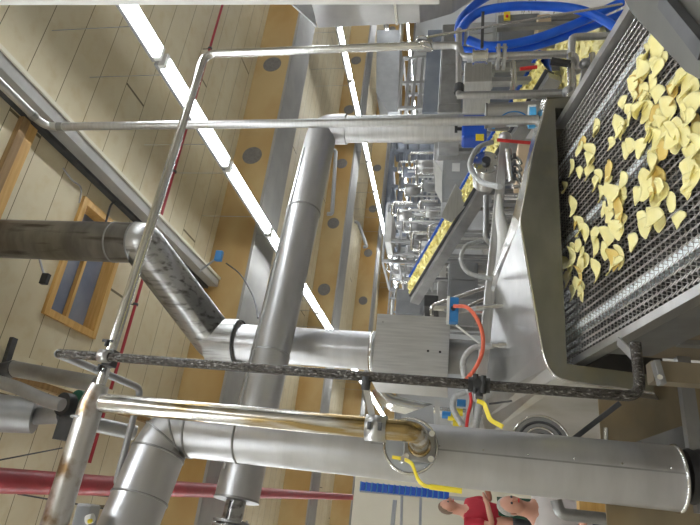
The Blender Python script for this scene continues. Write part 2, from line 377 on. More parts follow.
# sheet steel box around the lower part of the flue
b0 = at(374, 382, Y=3.44); b1 = at(449, 316, Y=3.44)
cxm = (b0.x + b1.x) / 2; hwid = (at(410, 314, Y=3.44).x - at(410, 382, Y=3.44).x) / 2; ztop = at(374, 348, Y=3.44).z; zbot = at(449, 350, Y=3.44).z
t3 = thing('sheet_steel_cover', 'square sheet steel cover box fitted around the flue just above the fryer', 'cover', (cxm, 3.6, zbot))
fpn = obj('front_panel', MB().box((cxm - hwid, 3.44, zbot), (cxm + hwid, 3.447, ztop)), 'steelx', t3, .003)
obj('side_panel', MB().box((cxm - hwid, 3.448, zbot), (cxm - hwid + .006, 3.80, ztop)), 'steelx', t3)
obj('side_panel', MB().box((cxm + hwid - .006, 3.448, zbot), (cxm + hwid, 3.80, ztop)), 'steelx', t3)
obj('top_panel', MB().box((cxm - hwid + .006, 3.448, ztop - .006), (cxm + hwid - .006, 3.80, ztop)).box((cxm - hwid + .006, 3.794, zbot), (cxm + hwid - .006, 3.80, ztop - .006)), 'steelx', t3)
for (px, py) in ((428, 351), (440, 352)):
    c = at(px, py, Y=3.44); obj('rivet_hole', MB().cyl(c - Vector((0, .002, 0)), c, .008, seg=10), 'black', fpn)
for py in (322, 374):
    for px in (383, ): c = at(px, py, Y=3.44); obj('rivet', MB().cyl(c - Vector((0, .004, 0)), c, .006, seg=10), 'dull', fpn)
# dark stack below the cover box going into the hood
k0 = at(449, 356, Y=3.62); k1 = at(490, 358, Y=3.62)
obj('stack_section', MB().cyl((f3.x, 3.62, zbot + .02), (f3.x, 3.62, zbot - .32), .115, seg=32), 'dull', t2)
obj('inner_pipe', MB().cyl((f3.x, 3.62, zbot + .03), (f3.x, 3.62, ztop), r2 - .02, seg=24), 'dull', t2)

# front duct (nearest vertical duct, left of the belt)
g = at(560, 462, Y=2.3); gx = .225; gy = 2.3
zt = at(168, 430, Y=2.3).z; zb = at(676, 478, Y=2.3).z
t4 = thing('front_duct', 'wide smooth steel duct in the foreground with a segmented elbow on top', 'duct', (gx, gy, zb))
top = Vector((gx, gy, zt)); lft = at(146, 530, Y=2.16); lft = Vector((lft.x - .35, lft.y - .06, top.z + .03))
dl = (lft - top).normalized(); r3t = .113
obj('vertical_run', MB().cyl((gx, gy, zt - .24), (gx, gy, zb), r3t, seg=44), 'duct', t4)
ep = fil([top - Z_ * .24, top, top + dl * .24], .235, 3)
obj('elbow', MB().sweep(ep, r3t, 44), 'duct', t4)
for i in range(1, len(ep) - 1):
    band(t4, ep[i], (ep[min(i + 1, len(ep) - 1)] - ep[i - 1]), r3t, 'dull', .008)
band(t4, top - Z_ * .34, Z_, r3t, 'dull', .008)
obj('side_run', MB().cyl(top + dl * .235, lft, r3t, seg=44), 'duct', t4); band(t4, top + dl * .30, dl, r3t, 'dull', .008); band(t4, top + dl * .62, dl, r3t, 'dull', .008)
obj('end_ring', MB().torus((gx, gy, zb), (0, 0, 1), r3t, .007, 36), 'bright', t4)
obj('seam_strip', MB().box((gx + .004, gy - r3t - .002, zb), (gx + .010, gy - r3t + .003, zt - .9)), 'dull', t4)
for k in range(6): obj('rivet', MB().ball((gx + .02, gy - r3t + .001, zb + .05 + k * .16), .004), 'bright', t4)
bt = obj('rubber_sleeve', MB().sweep([(gx + .012, gy, zb - .03 - .035 * k / 2) for k in range(12)], [.090 + (.007 if k % 2 else 0) for k in range(12)], 36), 'black', t4)
# boss with valve flange
bc = at(411, 447, Y=2.14); bo = Vector((gx + .0, gy, bc.z))
fd = (bc - bo); fd.z = 0; fd.normalize(); fc = bo + fd * .20
bbs = obj('branch_boss', MB().sweep([bo + fd * .07, fc - fd * .012, fc], [.085, .098, .098], 36), surf('zinc_grey', (.42, .45, .48), (.48, .51, .54), .35, .35, 4), t4)
obj('boss_rim', MB().torus(fc, fd, .096, .006, 32), 'bright', bbs)
# square flange with elbow and bolts: belongs to the drain pipe
t5 = thing('heat_stained_pipe', 'polished vertical pipe with brown heat stains, bolted to the front duct', 'pipe', (gx, 1.9, 0))
PX, PY = .25, 1.9
ptop = Vector((PX, PY, at(96, 402, Y=1.9).z)); pend = Vector((PX, PY, at(418, 438, Y=1.95).z))
obj('pipe_run', MB().sweep(fil([ptop - Z_ * .03, pend, fc + fd * .01 + Z_ * (pend.z - fc.z) + Vector((0, 0, 0))], .05), .035, 24), 'brass', t5)
fl = fc + fd * .022; fl.z = pend.z; sx = fd.cross(Z_).normalized()
def rotbox(c, ex, ez, ey, hx, hz, hy):
    vs = [c + ex * (i * hx) + ez * (j * hz) + ey * (k * hy) for k in (-1, 1) for i, j in ((-1, -1), (1, -1), (1, 1), (-1, 1))]
    return MB().add(vs, [(0, 1, 2, 3), (7, 6, 5, 4), (0, 4, 5, 1), (1, 5, 6, 2), (2, 6, 7, 3), (3, 7, 4, 0)])
sqf = obj('square_flange', rotbox(fl, sx, Z_, fd, .056, .056, .010), 'dull', t5, .006)
obj('weld_neck', MB().torus(fl + fd * .014, fd, .034, .008, 24), 'brass', t5)
for i in (-1, 1):
    for j in (-1, 1): obj('bolt', MB().cyl(fl + sx * i * .043 + Z_ * j * .043, fl + sx * i * .043 + Z_ * j * .043 + fd * .024, .011, seg=8), 'bright', sqf)
cl = at(376, 430, Y=1.9)
cbd = obj('clamp_band', MB().ring((PX, PY, cl.z - .035), (PX, PY, cl.z + .035), .035, .043, 24), 'steel', t5)
for z in (-.018, .018): obj('clamp_bolt', MB().box((PX - .012, PY - .055, cl.z + z - .006), (PX + .012, PY - .038, cl.z + z + .006)), 'dark', cbd)
# yellow lever
lv = [at(392, 457, Y=1.93), at(404, 459, Y=1.93), at(412, 463, Y=1.92), at(418, 480, Y=1.88), at(424, 486, Y=1.87), at(462, 491, Y=1.86)]
hv = thing('valve_lever', 'long bent yellow valve lever below the square flange on the front duct', 'lever', tuple(lv[0]))
def strip(path, w_, th, side=Vector((1, 0, 0))):
    mb = MB(); vs = []; n = len(path)
    for i, p_ in enumerate(path):
        d = (path[min(i + 1, n - 1)] - path[max(i - 1, 0)]).normalized(); s_ = side - side.dot(d) * d; s_.normalize(); nn = d.cross(s_)
        for a, b in ((-1, -1), (1, -1), (1, 1), (-1, 1)): vs.append(p_ + s_ * a * w_ / 2 + nn * b * th / 2)
    fs = [(0, 1, 2, 3), tuple(range(4 * n - 1, 4 * n - 5, -1))]
    for i in range(n - 1):
        for k in range(4): fs.append((4 * i + k, 4 * i + (k + 1) % 4, 4 * i + 4 + (k + 1) % 4, 4 * i + 4 + k))
    return mb.add(vs, fs)
obj('lever_arm', strip(fil(lv, .02), .012, .006), 'yellow', hv, .002)
obj('lever_grip', MB().sweep([lv[-2] + (lv[-1] - lv[-2]) * .15, lv[-1]], .0085, 10), 'yellow', hv)
obj('spindle', MB().cyl(lv[1] - Vector((0, .005, 0)), lv[1] + Vector((0, .06, .01)), .011, seg=10), 'bright', hv)

# ------------------------------------------------------------------ pipe frame in front
BZ = at(205, 57, Y=1.9).z; BZL = 1.7 + 1.9 * .692
pk = at(94, 398, Y=1.9)
tf = thing('thick_support_pipe', 'thick weathered steel pipe running off the lower left corner', 'pipe', tuple(at(55, 522, Y=1.9)))
e0 = at(50, 538, Y=1.9)
obj('pipe_body', MB().sweep([at(100, 385, Y=1.9), at(92, 403, Y=1.9), e0], [.034, .045, .045], 24), surf('weathered_pipe', (.52, .51, .50), (.62, .61, .60), .3, .9, 4, stain=(.22, .14, .07), sscale=8, slo=.55, shi=.68), tf)
obj('weld_ring', MB().torus(at(84, 418, Y=1.9), at(84, 418, Y=1.9) - e0, .044, .004), 'dull', tf)
th = thing('hooped_handrail', 'slim shiny pipe hoop, bent at the top, crossing in front of the lights', 'pipe', tuple(at(425, 47, Y=1.94)))
obj('pipe_run', MB().sweep(fil([at(100, 385, Y=1.9), at(205, 54, Y=1.94), at(424, 45.5, Y=1.94)], .06), .0195, 18), 'bright', th)

# second slim vertical pipe
v0 = Vector((2.1, 2.6, at(45, 127, Y=2.6).z)); v1 = Vector((2.1, 2.6, at(538, 119, Y=2.6).z))
t6 = thing('slim_steam_pipe', 'slim straight pipe coming down beside the bent duct, with an elbow at the upper left', 'pipe', tuple(v1))
v2 = Vector((2.1, 1.9, v0.z)); obj('pipe_run', MB().pipe([v2 - Vector((0, 1.2, 0)), v0, v1], .027, .09, 16), 'steel', t6)
obj('coupling', MB().cyl(v0 + Vector((0, -.14, 0)), v0 + Vector((0, -.10, 0)), .031, seg=18), 'dull', t6)
obj('coupling', MB().cyl(v0 - Z_ * .10, v0 - Z_ * .14, .031, seg=18), 'dull', t6)

# dark oil-caked pipe with a return at the top
DX, DY = .40, 1.80
dt = Vector((DX, DY, at(58, 354, Y=DY).z)); db = Vector((DX, DY, at(641, 397, Y=DY).z))
t7 = thing('oil_caked_pipe', 'thin pipe crusted with burnt oil, running past the front of the fryer hood', 'pipe', tuple(db))
obj('pipe_run', MB().pipe([dt - Z_ * .0 , db, db + Vector((.17, 0, .0))], .0165, .05, 14), 'grime', t7)
bk = [dt + Z_ * -.01, Vector((DX, DY, dt.z + .012)), Vector((DX, 2.42, dt.z)), Vector((-.03, 2.42, dt.z)), Vector((-.03, 2.42, dt.z - .08))]
obj('return_pipe', MB().pipe([Vector((DX, DY, dt.z - .04)), dt + Z_ * .01, Vector((DX, 2.42, dt.z)), Vector((-.03, 2.42, dt.z)), Vector((-.03, 2.42, dt.z - .07))], .0155, .05, 14), 'dull', t7)
kb = at(105, 356, Y=DY)
tc_ = thing('pipe_clamp', 'small black pipe clamp joining the oil-caked pipe to the thick support pipe', 'clamp', tuple(kb))
obj('jaw', MB().ring(kb - Z_ * .02, kb + Z_ * .02, .017, .025, 16), 'steel', tc_)
obj('jaw', MB().box(kb + Vector((-.03, .018, -.018)), kb + Vector((.03, .06, .018))), 'dark', tc_)
for s_ in (-1, 1):
    obj('wing_nut', MB().cyl(kb + Vector((s_ * .035, -.01, 0)), kb + Vector((s_ * .055, -.01, 0)), .009, seg=8).box(kb + Vector((s_ * .055 - .005, -.012, -.022)), kb + Vector((s_ * .055 + .005, -.008, .022))), 'black', tc_)
kb2 = at(366, 383, Y=DY)
tc2 = thing('strap_bracket', 'flat grey strap bracket between the oil-caked pipe and the heat-stained pipe', 'bracket', tuple(kb2))
obj('strap', MB().bar(kb2 + Vector((-.01, .015, .0)), Vector((PX + .03, PY - .01, kb2.z - .02)), .022, .006, Vector((0, 1, 0))), 'steel', tc2)
obj('saddle', MB().ring(kb2 - Z_ * .012, kb2 + Z_ * .012, .017, .024, 16), 'dark', tc2)
# black valve with yellow lever on that pipe
vb = Vector((DX, DY, at(479, 391, Y=DY).z))
tv = thing('ball_valve', 'black grimy ball valve with a short bent yellow lever on the oil-caked pipe', 'valve', tuple(vb))
obj('valve_body', MB().cyl(vb - Z_ * .018, vb + Z_ * .018, .029, seg=8).cyl(vb - Z_ * .034, vb - Z_ * .018, .023, seg=6).cyl(vb + Z_ * .018, vb + Z_ * .034, .023, seg=6).cyl(vb - Z_ * .012 + Vector((.025, -.02, 0)), vb - Z_ * .012 + Vector((-.03, -.02, 0)), .01, seg=6).cyl(vb + Z_ * .012 + Vector((.03, -.015, 0)), vb + Z_ * .012 + Vector((-.03, -.015, 0)), .009, seg=6), 'black', tv)
obj('stem', MB().cyl(vb, vb + Vector((-.045, -.02, 0)), .012, seg=8), 'dark', tv)
lv2 = [at(477, 401, Y=1.76), at(484, 403, Y=1.76), at(490, 420, Y=1.75), at(503, 427, Y=1.74)]
obj('lever', strip(fil(lv2, .012), .014, .005, Vector((0, 1, 0)).cross(Z_)), 'yellow', tv, .001)
obj('drain_rod', MB().cyl(at(489, 404, Y=1.79), at(512, 401, Y=1.79), .003, seg=6), 'dark', tv)

# ------------------------------------------------------------------ fryer hood
HY = 2.52
def h(px, py, Y=HY): return at(px, py, Y=Y)
outer = [h(547, 99), h(533, 152), h(520, 222), h(530, 280), h(539, 330), h(543, 352), h(548, 367), h(556, 377), h(568, 381), h(650, 393)]
t8 = thing('fryer_hood', 'large stainless steel fryer hood with a dark outlet opening over the mesh belt', 'fryer hood', (1.2, 3.2, 0))
# inner opening corners in the same vertical plane
i_tr = h(555, 108); i_tl = h(567, 364); i_bl = h(652, 375)
zlow = i_bl.z
outer[-1] = Vector((outer[-1].x, HY, zlow))
rgt = Vector((outer[0].x + .02, HY, zlow))
fp = MB(); th_ = Vector((0, .006, 0))
# panel pieces: header (polygon between outer edge and opening top), left jamb, right jamb
hdr = outer[:8] + [Vector((outer[8].x, HY, outer[8].z)), Vector((i_tl.x, HY, i_tl.z)), Vector((i_tr.x, HY, i_tr.z))]
fp.prism(hdr, th_)
fp.prism([outer[8], outer[9], i_bl, i_tl], th_)
fp.prism([outer[0], Vector((i_tr.x, HY, i_tr.z)), Vector((i_tr.x, HY, zlow)), rgt], th_)
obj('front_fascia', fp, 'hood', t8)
# rolled lip round the outer edge
lipp = [p_ + Vector((0, .003, 0)) for p_ in fil(outer, .04)]
obj('rolled_lip', MB().sweep(lipp, .006, 8), 'bright', t8)
# standing flange along the right roof edge running on towards the back
pkp = h(520, 222); bk1 = at(487, 319, Y=3.35); 
obj('roof_flange', MB().prism([h(547, 99) + Vector((0, .008, 0)), h(520, 222) + Vector((0, .008, 0)), at(498, 279, Y=3.0), bk1, bk1 + Vector((0.02, .05, .02)), at(492, 280, Y=3.05), at(513, 215, Y=2.62), at(541, 100, Y=2.62)], (0.0, .012, .0)), 'bright', t8)
# roof sheet: bright sloping face
rb = [pkp, at(498, 279, Y=3.0), bk1, at(483, 360, Y=3.5), at(482, 402, Y=3.5)]
def sheet(loops, th=.006):
    mb = MB(); n = len(loops[0]); vs = [v for l in loops for v in l]; fs = []
    for j in range(len(loops) - 1):
        for i in range(n - 1): fs.append((j * n + i, j * n + i + 1, (j + 1) * n + i + 1, (j + 1) * n + i))
    mb.add(vs, fs); return mb
fe = [pkp, h(530, 280), h(539, 330), h(543, 352), h(548, 367)]
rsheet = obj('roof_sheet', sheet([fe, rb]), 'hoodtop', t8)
ce = [h(548, 367), h(556, 377), h(568, 381), outer[9]]
cb_ = [rb[-1], at(483, 420, Y=3.5), at(486, 436, Y=3.5), Vector((at(486, 436, Y=3.5).x - .02, 3.5, .35))]
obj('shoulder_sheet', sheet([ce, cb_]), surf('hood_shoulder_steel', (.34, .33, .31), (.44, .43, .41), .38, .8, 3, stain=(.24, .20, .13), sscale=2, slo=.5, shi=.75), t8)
for o_ in t8.children:
    if o_.name.startswith(('roof_sheet', 'shoulder_sheet')):
        sm = o_.modifiers.new('solid', 'SOLIDIFY'); sm.thickness = .006; sm.offset = -1
# right side sheet and back to close the hood, dark inside
rs = [h(547, 99), pkp]; rbk = [h(547, 99) + Vector((0, 1.0, 0)), pkp + Vector((0, 1.0, .02))]
obj('right_roof_sheet', sheet([rs, rbk]), 'hood', t8)
obj('right_side_sheet', MB().box((rgt.x - .006, HY + .008, zlow - .3), (rgt.x, 3.5, h(547, 99).z)), 'hood', t8)
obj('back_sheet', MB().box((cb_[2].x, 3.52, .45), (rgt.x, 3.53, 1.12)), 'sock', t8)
for px0, py0, px1, py1, Yp in ((462, 307.5, 503, 306, 3.0), (470, 346, 507, 345, 3.02), (499, 187, 525, 186, 2.66)):
    a = at(px0 + 14, py0, Y=Yp); b = at(px1, py1, Y=Yp)
    mb = MB().cyl(a, a.lerp(b, .62), .011, seg=12).cyl(a.lerp(b, .62), b, .016, seg=12)
    obj('nozzle', mb, 'bright', t8)
# black stiffener bars on the shoulder and the step below
obj('stiffener', MB().bar(at(572, 440, Y=2.50), at(620, 403, Y=2.46), .008, .02), 'dark', t8)
# lower machine body left of the belt
tb = thing('side_cabinet', 'brown-tinted stainless steel side cabinet of the fryer, behind the front duct', 'cabinet', (0.2, 2.7, 0))
pz0 = .22; xa = -.1; xb = i_bl.x + .0
obj('side_panel', MB().box((xa, 2.60, pz0), (xb, 2.61, 1.06)), 'brownsteel', tb)
obj('rail', MB().box((.12, 2.40, h(640, 393).z - .17), (xb + .1, 2.44, h(640, 393).z - .12)), 'dull', tb)
pc = [at(641, 440, Y=2.5), at(690, 423, Y=2.5), at(712, 424, Y=2.5), at(712, 452, Y=2.5), at(641, 444, Y=2.5)]
obj('drip_tray', MB().prism(pc, (0, .08, 0)), 'dull', tb)
obj('leg', MB().box((xa, 2.62, 0), (xa + .06, 2.68, pz0)), 'dull', tb); obj('leg', MB().box((xb - .06, 2.62, 0), (xb, 2.68, pz0)), 'dull', tb)
obj('upright', MB().cyl(at(606, 428, Y=2.56), at(606, 450, Y=2.56), .009, seg=10), 'bright', tb)

# ------------------------------------------------------------------ mesh belt conveyor
BXL, BXR, BYA, BYB = .735, 2.03, .55, 3.0
def bz(y): return BZ0 + BSL * y
sl = math.sqrt(1 + BSL * BSL)
t9 = thing('mesh_belt_conveyor', 'woven wire mesh belt conveyor carrying potato chips out of the fryer hood', 'conveyor', (1.38, 1.7, 0))
mb = MB(); pitch = .017; rowd = .028; ny = int((BYB - BYA) / rowd); nx = int((BXR - BXL) / pitch); r_ = .0024
for j in range(ny):
    y = BYA + j * rowd
    ring_prev = None; vs = []; fs = []
    for i in range(nx + 1):
        x = BXL + i * pitch; s_ = 1 if i % 2 else -1
        yy = y + s_ * rowd * .56; z = bz(yy) + s_ * .003
        for a, b in ((-1, 0), (0, 1), (1, 0), (0, -1)): vs.append((x + .0, yy + a * r_ * 1.3, z + b * r_ * 1.2))
        if i:
            for k in range(4): fs.append((4 * i - 4 + k, 4 * i - 4 + (k + 1) % 4, 4 * i + (k + 1) % 4, 4 * i + k))
    mb.add(vs, fs)
for j in range(ny):
    y = BYA + (j + .5) * rowd; mb.bar((BXL, y, bz(y) - .001), (BXR, y, bz(y) - .001), .003, .003)
obj('wire_mesh_belt', mb, 'wire', t9)
def slope_box(xa, xb, za, zb, ya=BYA, yb=BYB):
    return MB().add([(xa, ya, bz(ya) + za), (xb, ya, bz(ya) + za), (xb, yb, bz(yb) + za), (xa, yb, bz(yb) + za), (xa, ya, bz(ya) + zb), (xb, ya, bz(ya) + zb), (xb, yb, bz(yb) + zb), (xa, yb, bz(yb) + zb)],
                    [(0, 3, 2, 1), (4, 5, 6, 7), (0, 1, 5, 4), (1, 2, 6, 5), (2, 3, 7, 6), (3, 0, 4, 7)])
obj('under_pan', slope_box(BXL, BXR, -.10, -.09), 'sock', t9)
for (px, py) in ((632, 291), (615, 191), (608, 101)):
    x = at(px, py, belt=-.012).x; obj('wear_strip', slope_box(x - .019, x + .019, -.03, -.0005), 'strip', t9)
obj('side_rail', slope_box(BXL - .036, BXL - .003, -.03, .02, BYA, 2.60), 'steel', t9)
obj('side_rail', slope_box(BXR + .004, BXR + .05, -.03, .04, BYA, 2.60), 'steel', t9)
obj('side_plate', slope_box(BXL - .035, BXL - .028, -.20, -.031, BYA, 2.38), 'dull', t9)
obj('lower_side_panel', slope_box(BXL - .020, BXL - .012, -.55, -.20, BYA, 2.45), 'brownsteel', t9)
obj('side_plate', slope_box(BXR + .02, BXR + .03, -.22, -.031, BYA, 2.5), 'dull', t9)
obj('return_rail', slope_box(BXL - .06, BXL - .036, -.20, -.17, BYA, 1.95), 'bright', t9)
obj('return_rail', slope_box(BXL - .075, BXL - .062, -.26, -.235, BYA, 1.9), 'dull', t9)
p0 = at(618, 341, Y=2.02); p1 = at(637, 360, Y=1.86)
obj('stay_bracket', MB().bar(p0, p1, .03, .006), 'steel', t9)
q0 = at(655, 361, Y=1.8); q1 = at(662, 385, Y=1.8)
cbk = obj('channel_bracket', MB().bar(q0, q1, .035, .02), 'dull', t9, .003)
obj('bracket_bolt', MB().cyl(at(660, 377, Y=1.78), at(660, 377, Y=1.79), .008, seg=8), 'bright', cbk)
lo = at(652, 372, Y=1.84)
obj('lower_channel', MB().box((lo.x - .03, 1.83, 0.0), (lo.x + .035, 1.89, lo.z)), 'brownsteel', t9)
for x in (BXL - .02, BXR + .03):
    for y in (.7, 2.2):
        obj('leg', MB().box((x - .02, y - .02, 0), (x + .02, y + .02, bz(y) - .20)), 'dull', t9)
# deflector plate at the right front
zp = CAMZ - .45
pl = [at(622, -4, Z=zp), at(631, 13, Z=zp), at(685, 72, Z=zp), at(702, 81, Z=zp), at(760, 90, Z=zp), at(760, -80, Z=zp), at(640, -80, Z=zp)]
t10 = thing('chute_plate', 'dark grey steel chute plate overhanging the corner of the mesh belt', 'chute plate', tuple(pl[2]))
obj('plate', MB().prism(pl, (0, 0, -.012)), surf('chute_steel', (.085, .083, .07), (.12, .118, .10), .42, .5, 3), t10, .003)
obj('folded_edge', MB().bar(pl[1] - Z_ * .03, pl[2] - Z_ * .03, .006, .045), 'dull', t10)
obj('rim_strip', MB().bar(at(664, 0, Z=zp + .012), at(706, 52, Z=zp + .012), .03, .02), 'dark', t10)
for y_ in (0,):
    pass
obj('support_post', MB().box((pl[4].x + .25, .25, 0), (pl[4].x + .29, .29, zp - .012)), 'dull', t10)

# ------------------------------------------------------------------ potato chips on the belt
def chip_mesh(seed, golden=False):
    r = random.Random(seed); n = 16; mb = MB(); rings = 4
    ph = r.random() * 6; a = r.uniform(.004, .012); b = r.uniform(-.006, .012); el = r.uniform(1.0, 1.5); k3 = r.uniform(-.06, .06); k2 = r.uniform(.0, .05)
    def hgt(x, y): return a * (x * x) * 900 * .9 * 1.0 / 1.0 * .001 * 1000 * .001 + 0
    top = [(0, 0, 0)]; fs = []
    R0 = .026
    vs = [Vector((0, 0, 0))]
    for j in range(1, rings + 1):
        for k in range(n):
            t = 2 * PI * k / n; rr = R0 * j / rings * (1 + k2 * math.sin(5 * t + ph) + k3 * math.sin(3 * t + ph * 2))
            x = rr * math.cos(t) * el; y = rr * math.sin(t)
            z = a * ((x / R0) ** 2) + b * ((y / R0) ** 2) * .6 + (.0012 * math.sin(4 * t + ph) if j > 2 else 0)
            vs.append(Vector((x, y, z)))
    for k in range(n): fs.append((0, 1 + k, 1 + (k + 1) % n))
    for j in range(rings - 1):
        for k in range(n): fs.append((1 + j * n + k, 1 + (j + 1) * n + k, 1 + (j + 1) * n + (k + 1) % n, 1 + j * n + (k + 1) % n))
    N = len(vs); mn = min(v.z for v in vs)
    tv_ = [v + Vector((0, 0, .0016 - mn)) for v in vs]; bv_ = [v + Vector((0, 0, -mn)) for v in vs]
    mb.add(tv_ + bv_, fs + [tuple(i + N for i in f[::-1]) for f in fs] + [(1 + (rings - 1) * n + k, N + 1 + (rings - 1) * n + k, N + 1 + (rings - 1) * n + (k + 1) % n, 1 + (rings - 1) * n + (k + 1) % n) for k in range(n)], True)
    me = D.meshes.new('potato_chip'); me.from_pydata(mb.v, [], mb.f); me.polygons.foreach_set('use_smooth', mb.sm)
    me.materials.append(M['chipg'] if golden else M['chip']); return me
chips_m = [chip_mesh(i) for i in range(9)]; chips_g = [chip_mesh(50 + i, True) for i in range(3)]
A = [(540,200),(530,250),(480,240),(495,290),(460,300),(465,340),(450,380),(490,360),(500,400),(545,370),(440,430),(410,400),(415,495),(395,500),(300,495),(615,320),(600,370),(675,370),(690,340),(650,400),(660,430),(640,480),(690,410),(570,460),(560,500),(510,480),(520,510),(690,480),
     (515,170),(560,230),(545,270),(505,200),(480,280),(445,330),(520,330),(480,400),(470,430),(430,460),(530,440),(585,430),(600,340),(635,300),(655,330),(665,460),(620,500),(690,510),(500,440)]
B = [(300,8),(395,10),(250,50),(235,75),(285,90),(360,55),(425,80),(435,60),(480,75),(500,15),(535,100),(540,50),(580,30),(560,80),(620,55),(680,100),(670,150),(660,210),(690,190),(690,130),(210,150),(240,165),(275,170),(300,210),(350,160),(345,200),(320,250),(180,225),(405,200),(400,250),(410,280),(360,285),(330,310),(350,330),(465,260),(540,200),(530,280),(560,240),(595,280),(505,220),(510,330),(500,370),(545,360),(480,350),(630,355),(215,300),(220,360),(240,375),(300,410),(260,400),(400,360),(385,390),(350,420),(335,470),(300,460),(450,440),(395,495),(370,505),(210,470),(245,480),(255,510),
     (275,120),(315,180),(530,140),(510,20),(600,40),(660,240),(370,250),(390,310),(550,220),(520,250),(490,380),(525,350),(205,500),(230,450),(695,60),(640,20),(610,10)]
Cc = [(240,20),(235,60),(200,40),(240,110),(210,130),(310,45),(360,20),(385,10),(190,80),(245,130),(220,90),(175,20)]
spots = [(520 + a / 3.89, b / 3.89, 0) for a, b in A] + [(520 + a / 3.89, 130 + b / 3.89, 1) for a, b in B] + [(520 + a / 3.89, 260 + b / 3.89, 2) for a, b in Cc]
GOLD = {(485, 330), }
placed = []
for i, (px, py, z) in enumerate(spots):
    gold = (i % 11 == 5)
    me = R.choice(chips_g if gold else chips_m)
    p_ = at(px, py, belt=.012)
    near = sum(1 for q_ in placed if (q_ - p_).length < .05)
    p_ = at(px, py, belt=.007 + .007 * min(near, 4)); placed.append(p_)
    o = D.objects.new('potato_chip', me); C.objects.link(o)
    o.location = p_; tl = .16 + .10 * min(near, 3)
    o.rotation_euler = (math.atan(BSL) + R.uniform(-tl, tl), R.uniform(-tl, tl), R.uniform(-.5, .5) + .15)
    s_ = R.uniform(.95, 1.5); o.scale = (s_ * 1.2, s_ * 1.05, s_)
    kind = 'golden-brown' if gold else 'pale yellow'
    heap = 'overlapping its neighbours' if near else 'lying on its own'
    if px < 580: zone = 'beside the dark hood opening'
    elif py < 70: zone = 'next to the dark chute plate'
    elif px > 660: zone = 'at the near right end of the belt'
    elif py < 130: zone = 'between the chute plate and the belt middle'
    elif py < 200: zone = 'in the middle of the mesh belt'
    else: zone = 'left of the middle wear strip'
    tag(o, '%s potato chip %s %s' % (kind, heap, zone), 'potato chip', 'potato chips on the mesh belt')

# ------------------------------------------------------------------ beam, motor and pipework behind the hood
pa = at(505, 138, Y=3.15); pb = at(479, 402, Y=3.15)
tr = thing('square_tube_rail', 'square steel tube rail running across behind the fryer hood', 'rail', tuple(pb))
obj('tube', MB().bar(pa, pb, .06, .06), 'steel', tr, .006)
obj('end_joint', MB().ball(pa, .045), 'steel', tr)
def flex(name, pts, r, mat, label, cat='hose', n=8):
    o = obj(name, MB().sweep(spline(pts, n), r, 10), mat); return tag(o, label, cat)
flex('flexible_hose', [at(492, 142, Y=3.06), at(478, 148, Y=3.0), at(470, 165, Y=2.92), at(480, 181, Y=2.85), at(500, 187, Y=2.66)], .017, 'hose', 'short braided hose arching from the rail end to the hood roof')
flex('flexible_hose', [at(482, 241, Y=3.05), at(466, 246, Y=3.0), at(461, 260, Y=2.98), at(469, 273, Y=2.98), at(492, 279, Y=2.99)], .013, 'hose', 'braided hose looping at the middle of the square rail')
flex('flexible_hose', [at(492, 346, Y=3.0), at(473, 348, Y=3.0), at(463, 362, Y=3.0), at(466, 382, Y=3.0), at(470, 392, Y=3.0)], .016, 'hose', 'pale hose curling down from the lower hood nozzle')
flex('electric_cable', [at(454, 306, Y=3.0), at(468, 308, Y=2.95), at(480, 325, Y=2.9), at(483, 347, Y=2.9), at(476, 367, Y=2.9), at(463, 383, Y=2.9)], .011, 'orange', 'bright orange cable bowing out of the small blue box', 'cable')
flex('electric_cable', [at(456, 325, Y=3.02), at(466, 333, Y=3.02), at(478, 342, Y=3.02), at(486, 348, Y=3.02)], .006, 'white', 'thin white cable under the small blue box', 'cable')
b0 = at(453, 309, Y=3.05)
tq = thing('junction_box', 'small blue junction box with an orange cable in front of the flue cover', 'junction box', tuple(b0 - Z_ * .04))
obj('enclosure', MB().box(b0 + Vector((-.075, 0, -.032)), b0 + Vector((.075, .06, .032))), 'bluebox', tq, .005)
obj('lid', MB().box(b0 + Vector((-.077, -.006, .02)), b0 + Vector((.077, .062, .036))), 'white', tq)
obj('cable_gland', MB().cyl(b0 + Vector((0, -.02, 0)), b0, .013, seg=8), 'dark', tq)
obj('conduit', MB().cyl(b0 + Vector((0, .03, -.033)), at(488, 307, Y=3.07), .014, seg=12), 'hose', tq)
obj('stand_rod', MB().bar(b0 + Vector((0, .035, .03)), b0 + Vector((0, .035, .05)), .02, .02), 'dull', tq)

tag(obj('white_curved_guard', MB().sweep(spline([at(499, 195, Y=3.05), at(500, 215, Y=3.05), at(504, 238, Y=3.05), at(502, 262, Y=3.05), at(496, 275, Y=3.05)], 6), [.012 + .028 * math.sin(PI * min(i / 24, 1) * .9) for i in range(25)], 14), 'white'), 'white curved guard standing between the square rail and the hood roof', 'guard')
tdm = thing('round_gear_motor', 'round grey gear motor behind the arching braided hose', 'motor', tuple(at(487, 162, Y=3.4)))
mc_ = at(486, 163, Y=3.35)
obj('motor_body', MB().cyl(mc_, mc_ + Vector((0, .25, 0)), .085, seg=28), 'steel', tdm); gf = obj('face_plate', MB().cyl(mc_ - Vector((0, .012, 0)), mc_, .092, seg=28), 'bright', tdm)
for k in range(6): obj('bolt', MB().cyl(mc_ + Vector((math.cos(k * 1.05) * .075, -.02, math.sin(k * 1.05) * .075)), mc_ + Vector((math.cos(k * 1.05) * .075, -.012, math.sin(k * 1.05) * .075)), .008, seg=6), 'dull', gf)
obj('shaft_hub', MB().cyl(mc_ - Vector((0, .04, 0)), mc_, .03, seg=16), 'dark', tdm)
tpv = thing('pipe_manifold', 'small stainless pipe manifold squeezed behind the hood front near the red rod', 'manifold', tuple(at(515, 175, Y=3.05)))
obj('header', MB().cyl(at(508, 150, Y=3.0), at(512, 182, Y=3.0), .022, seg=14), 'bright', tpv)
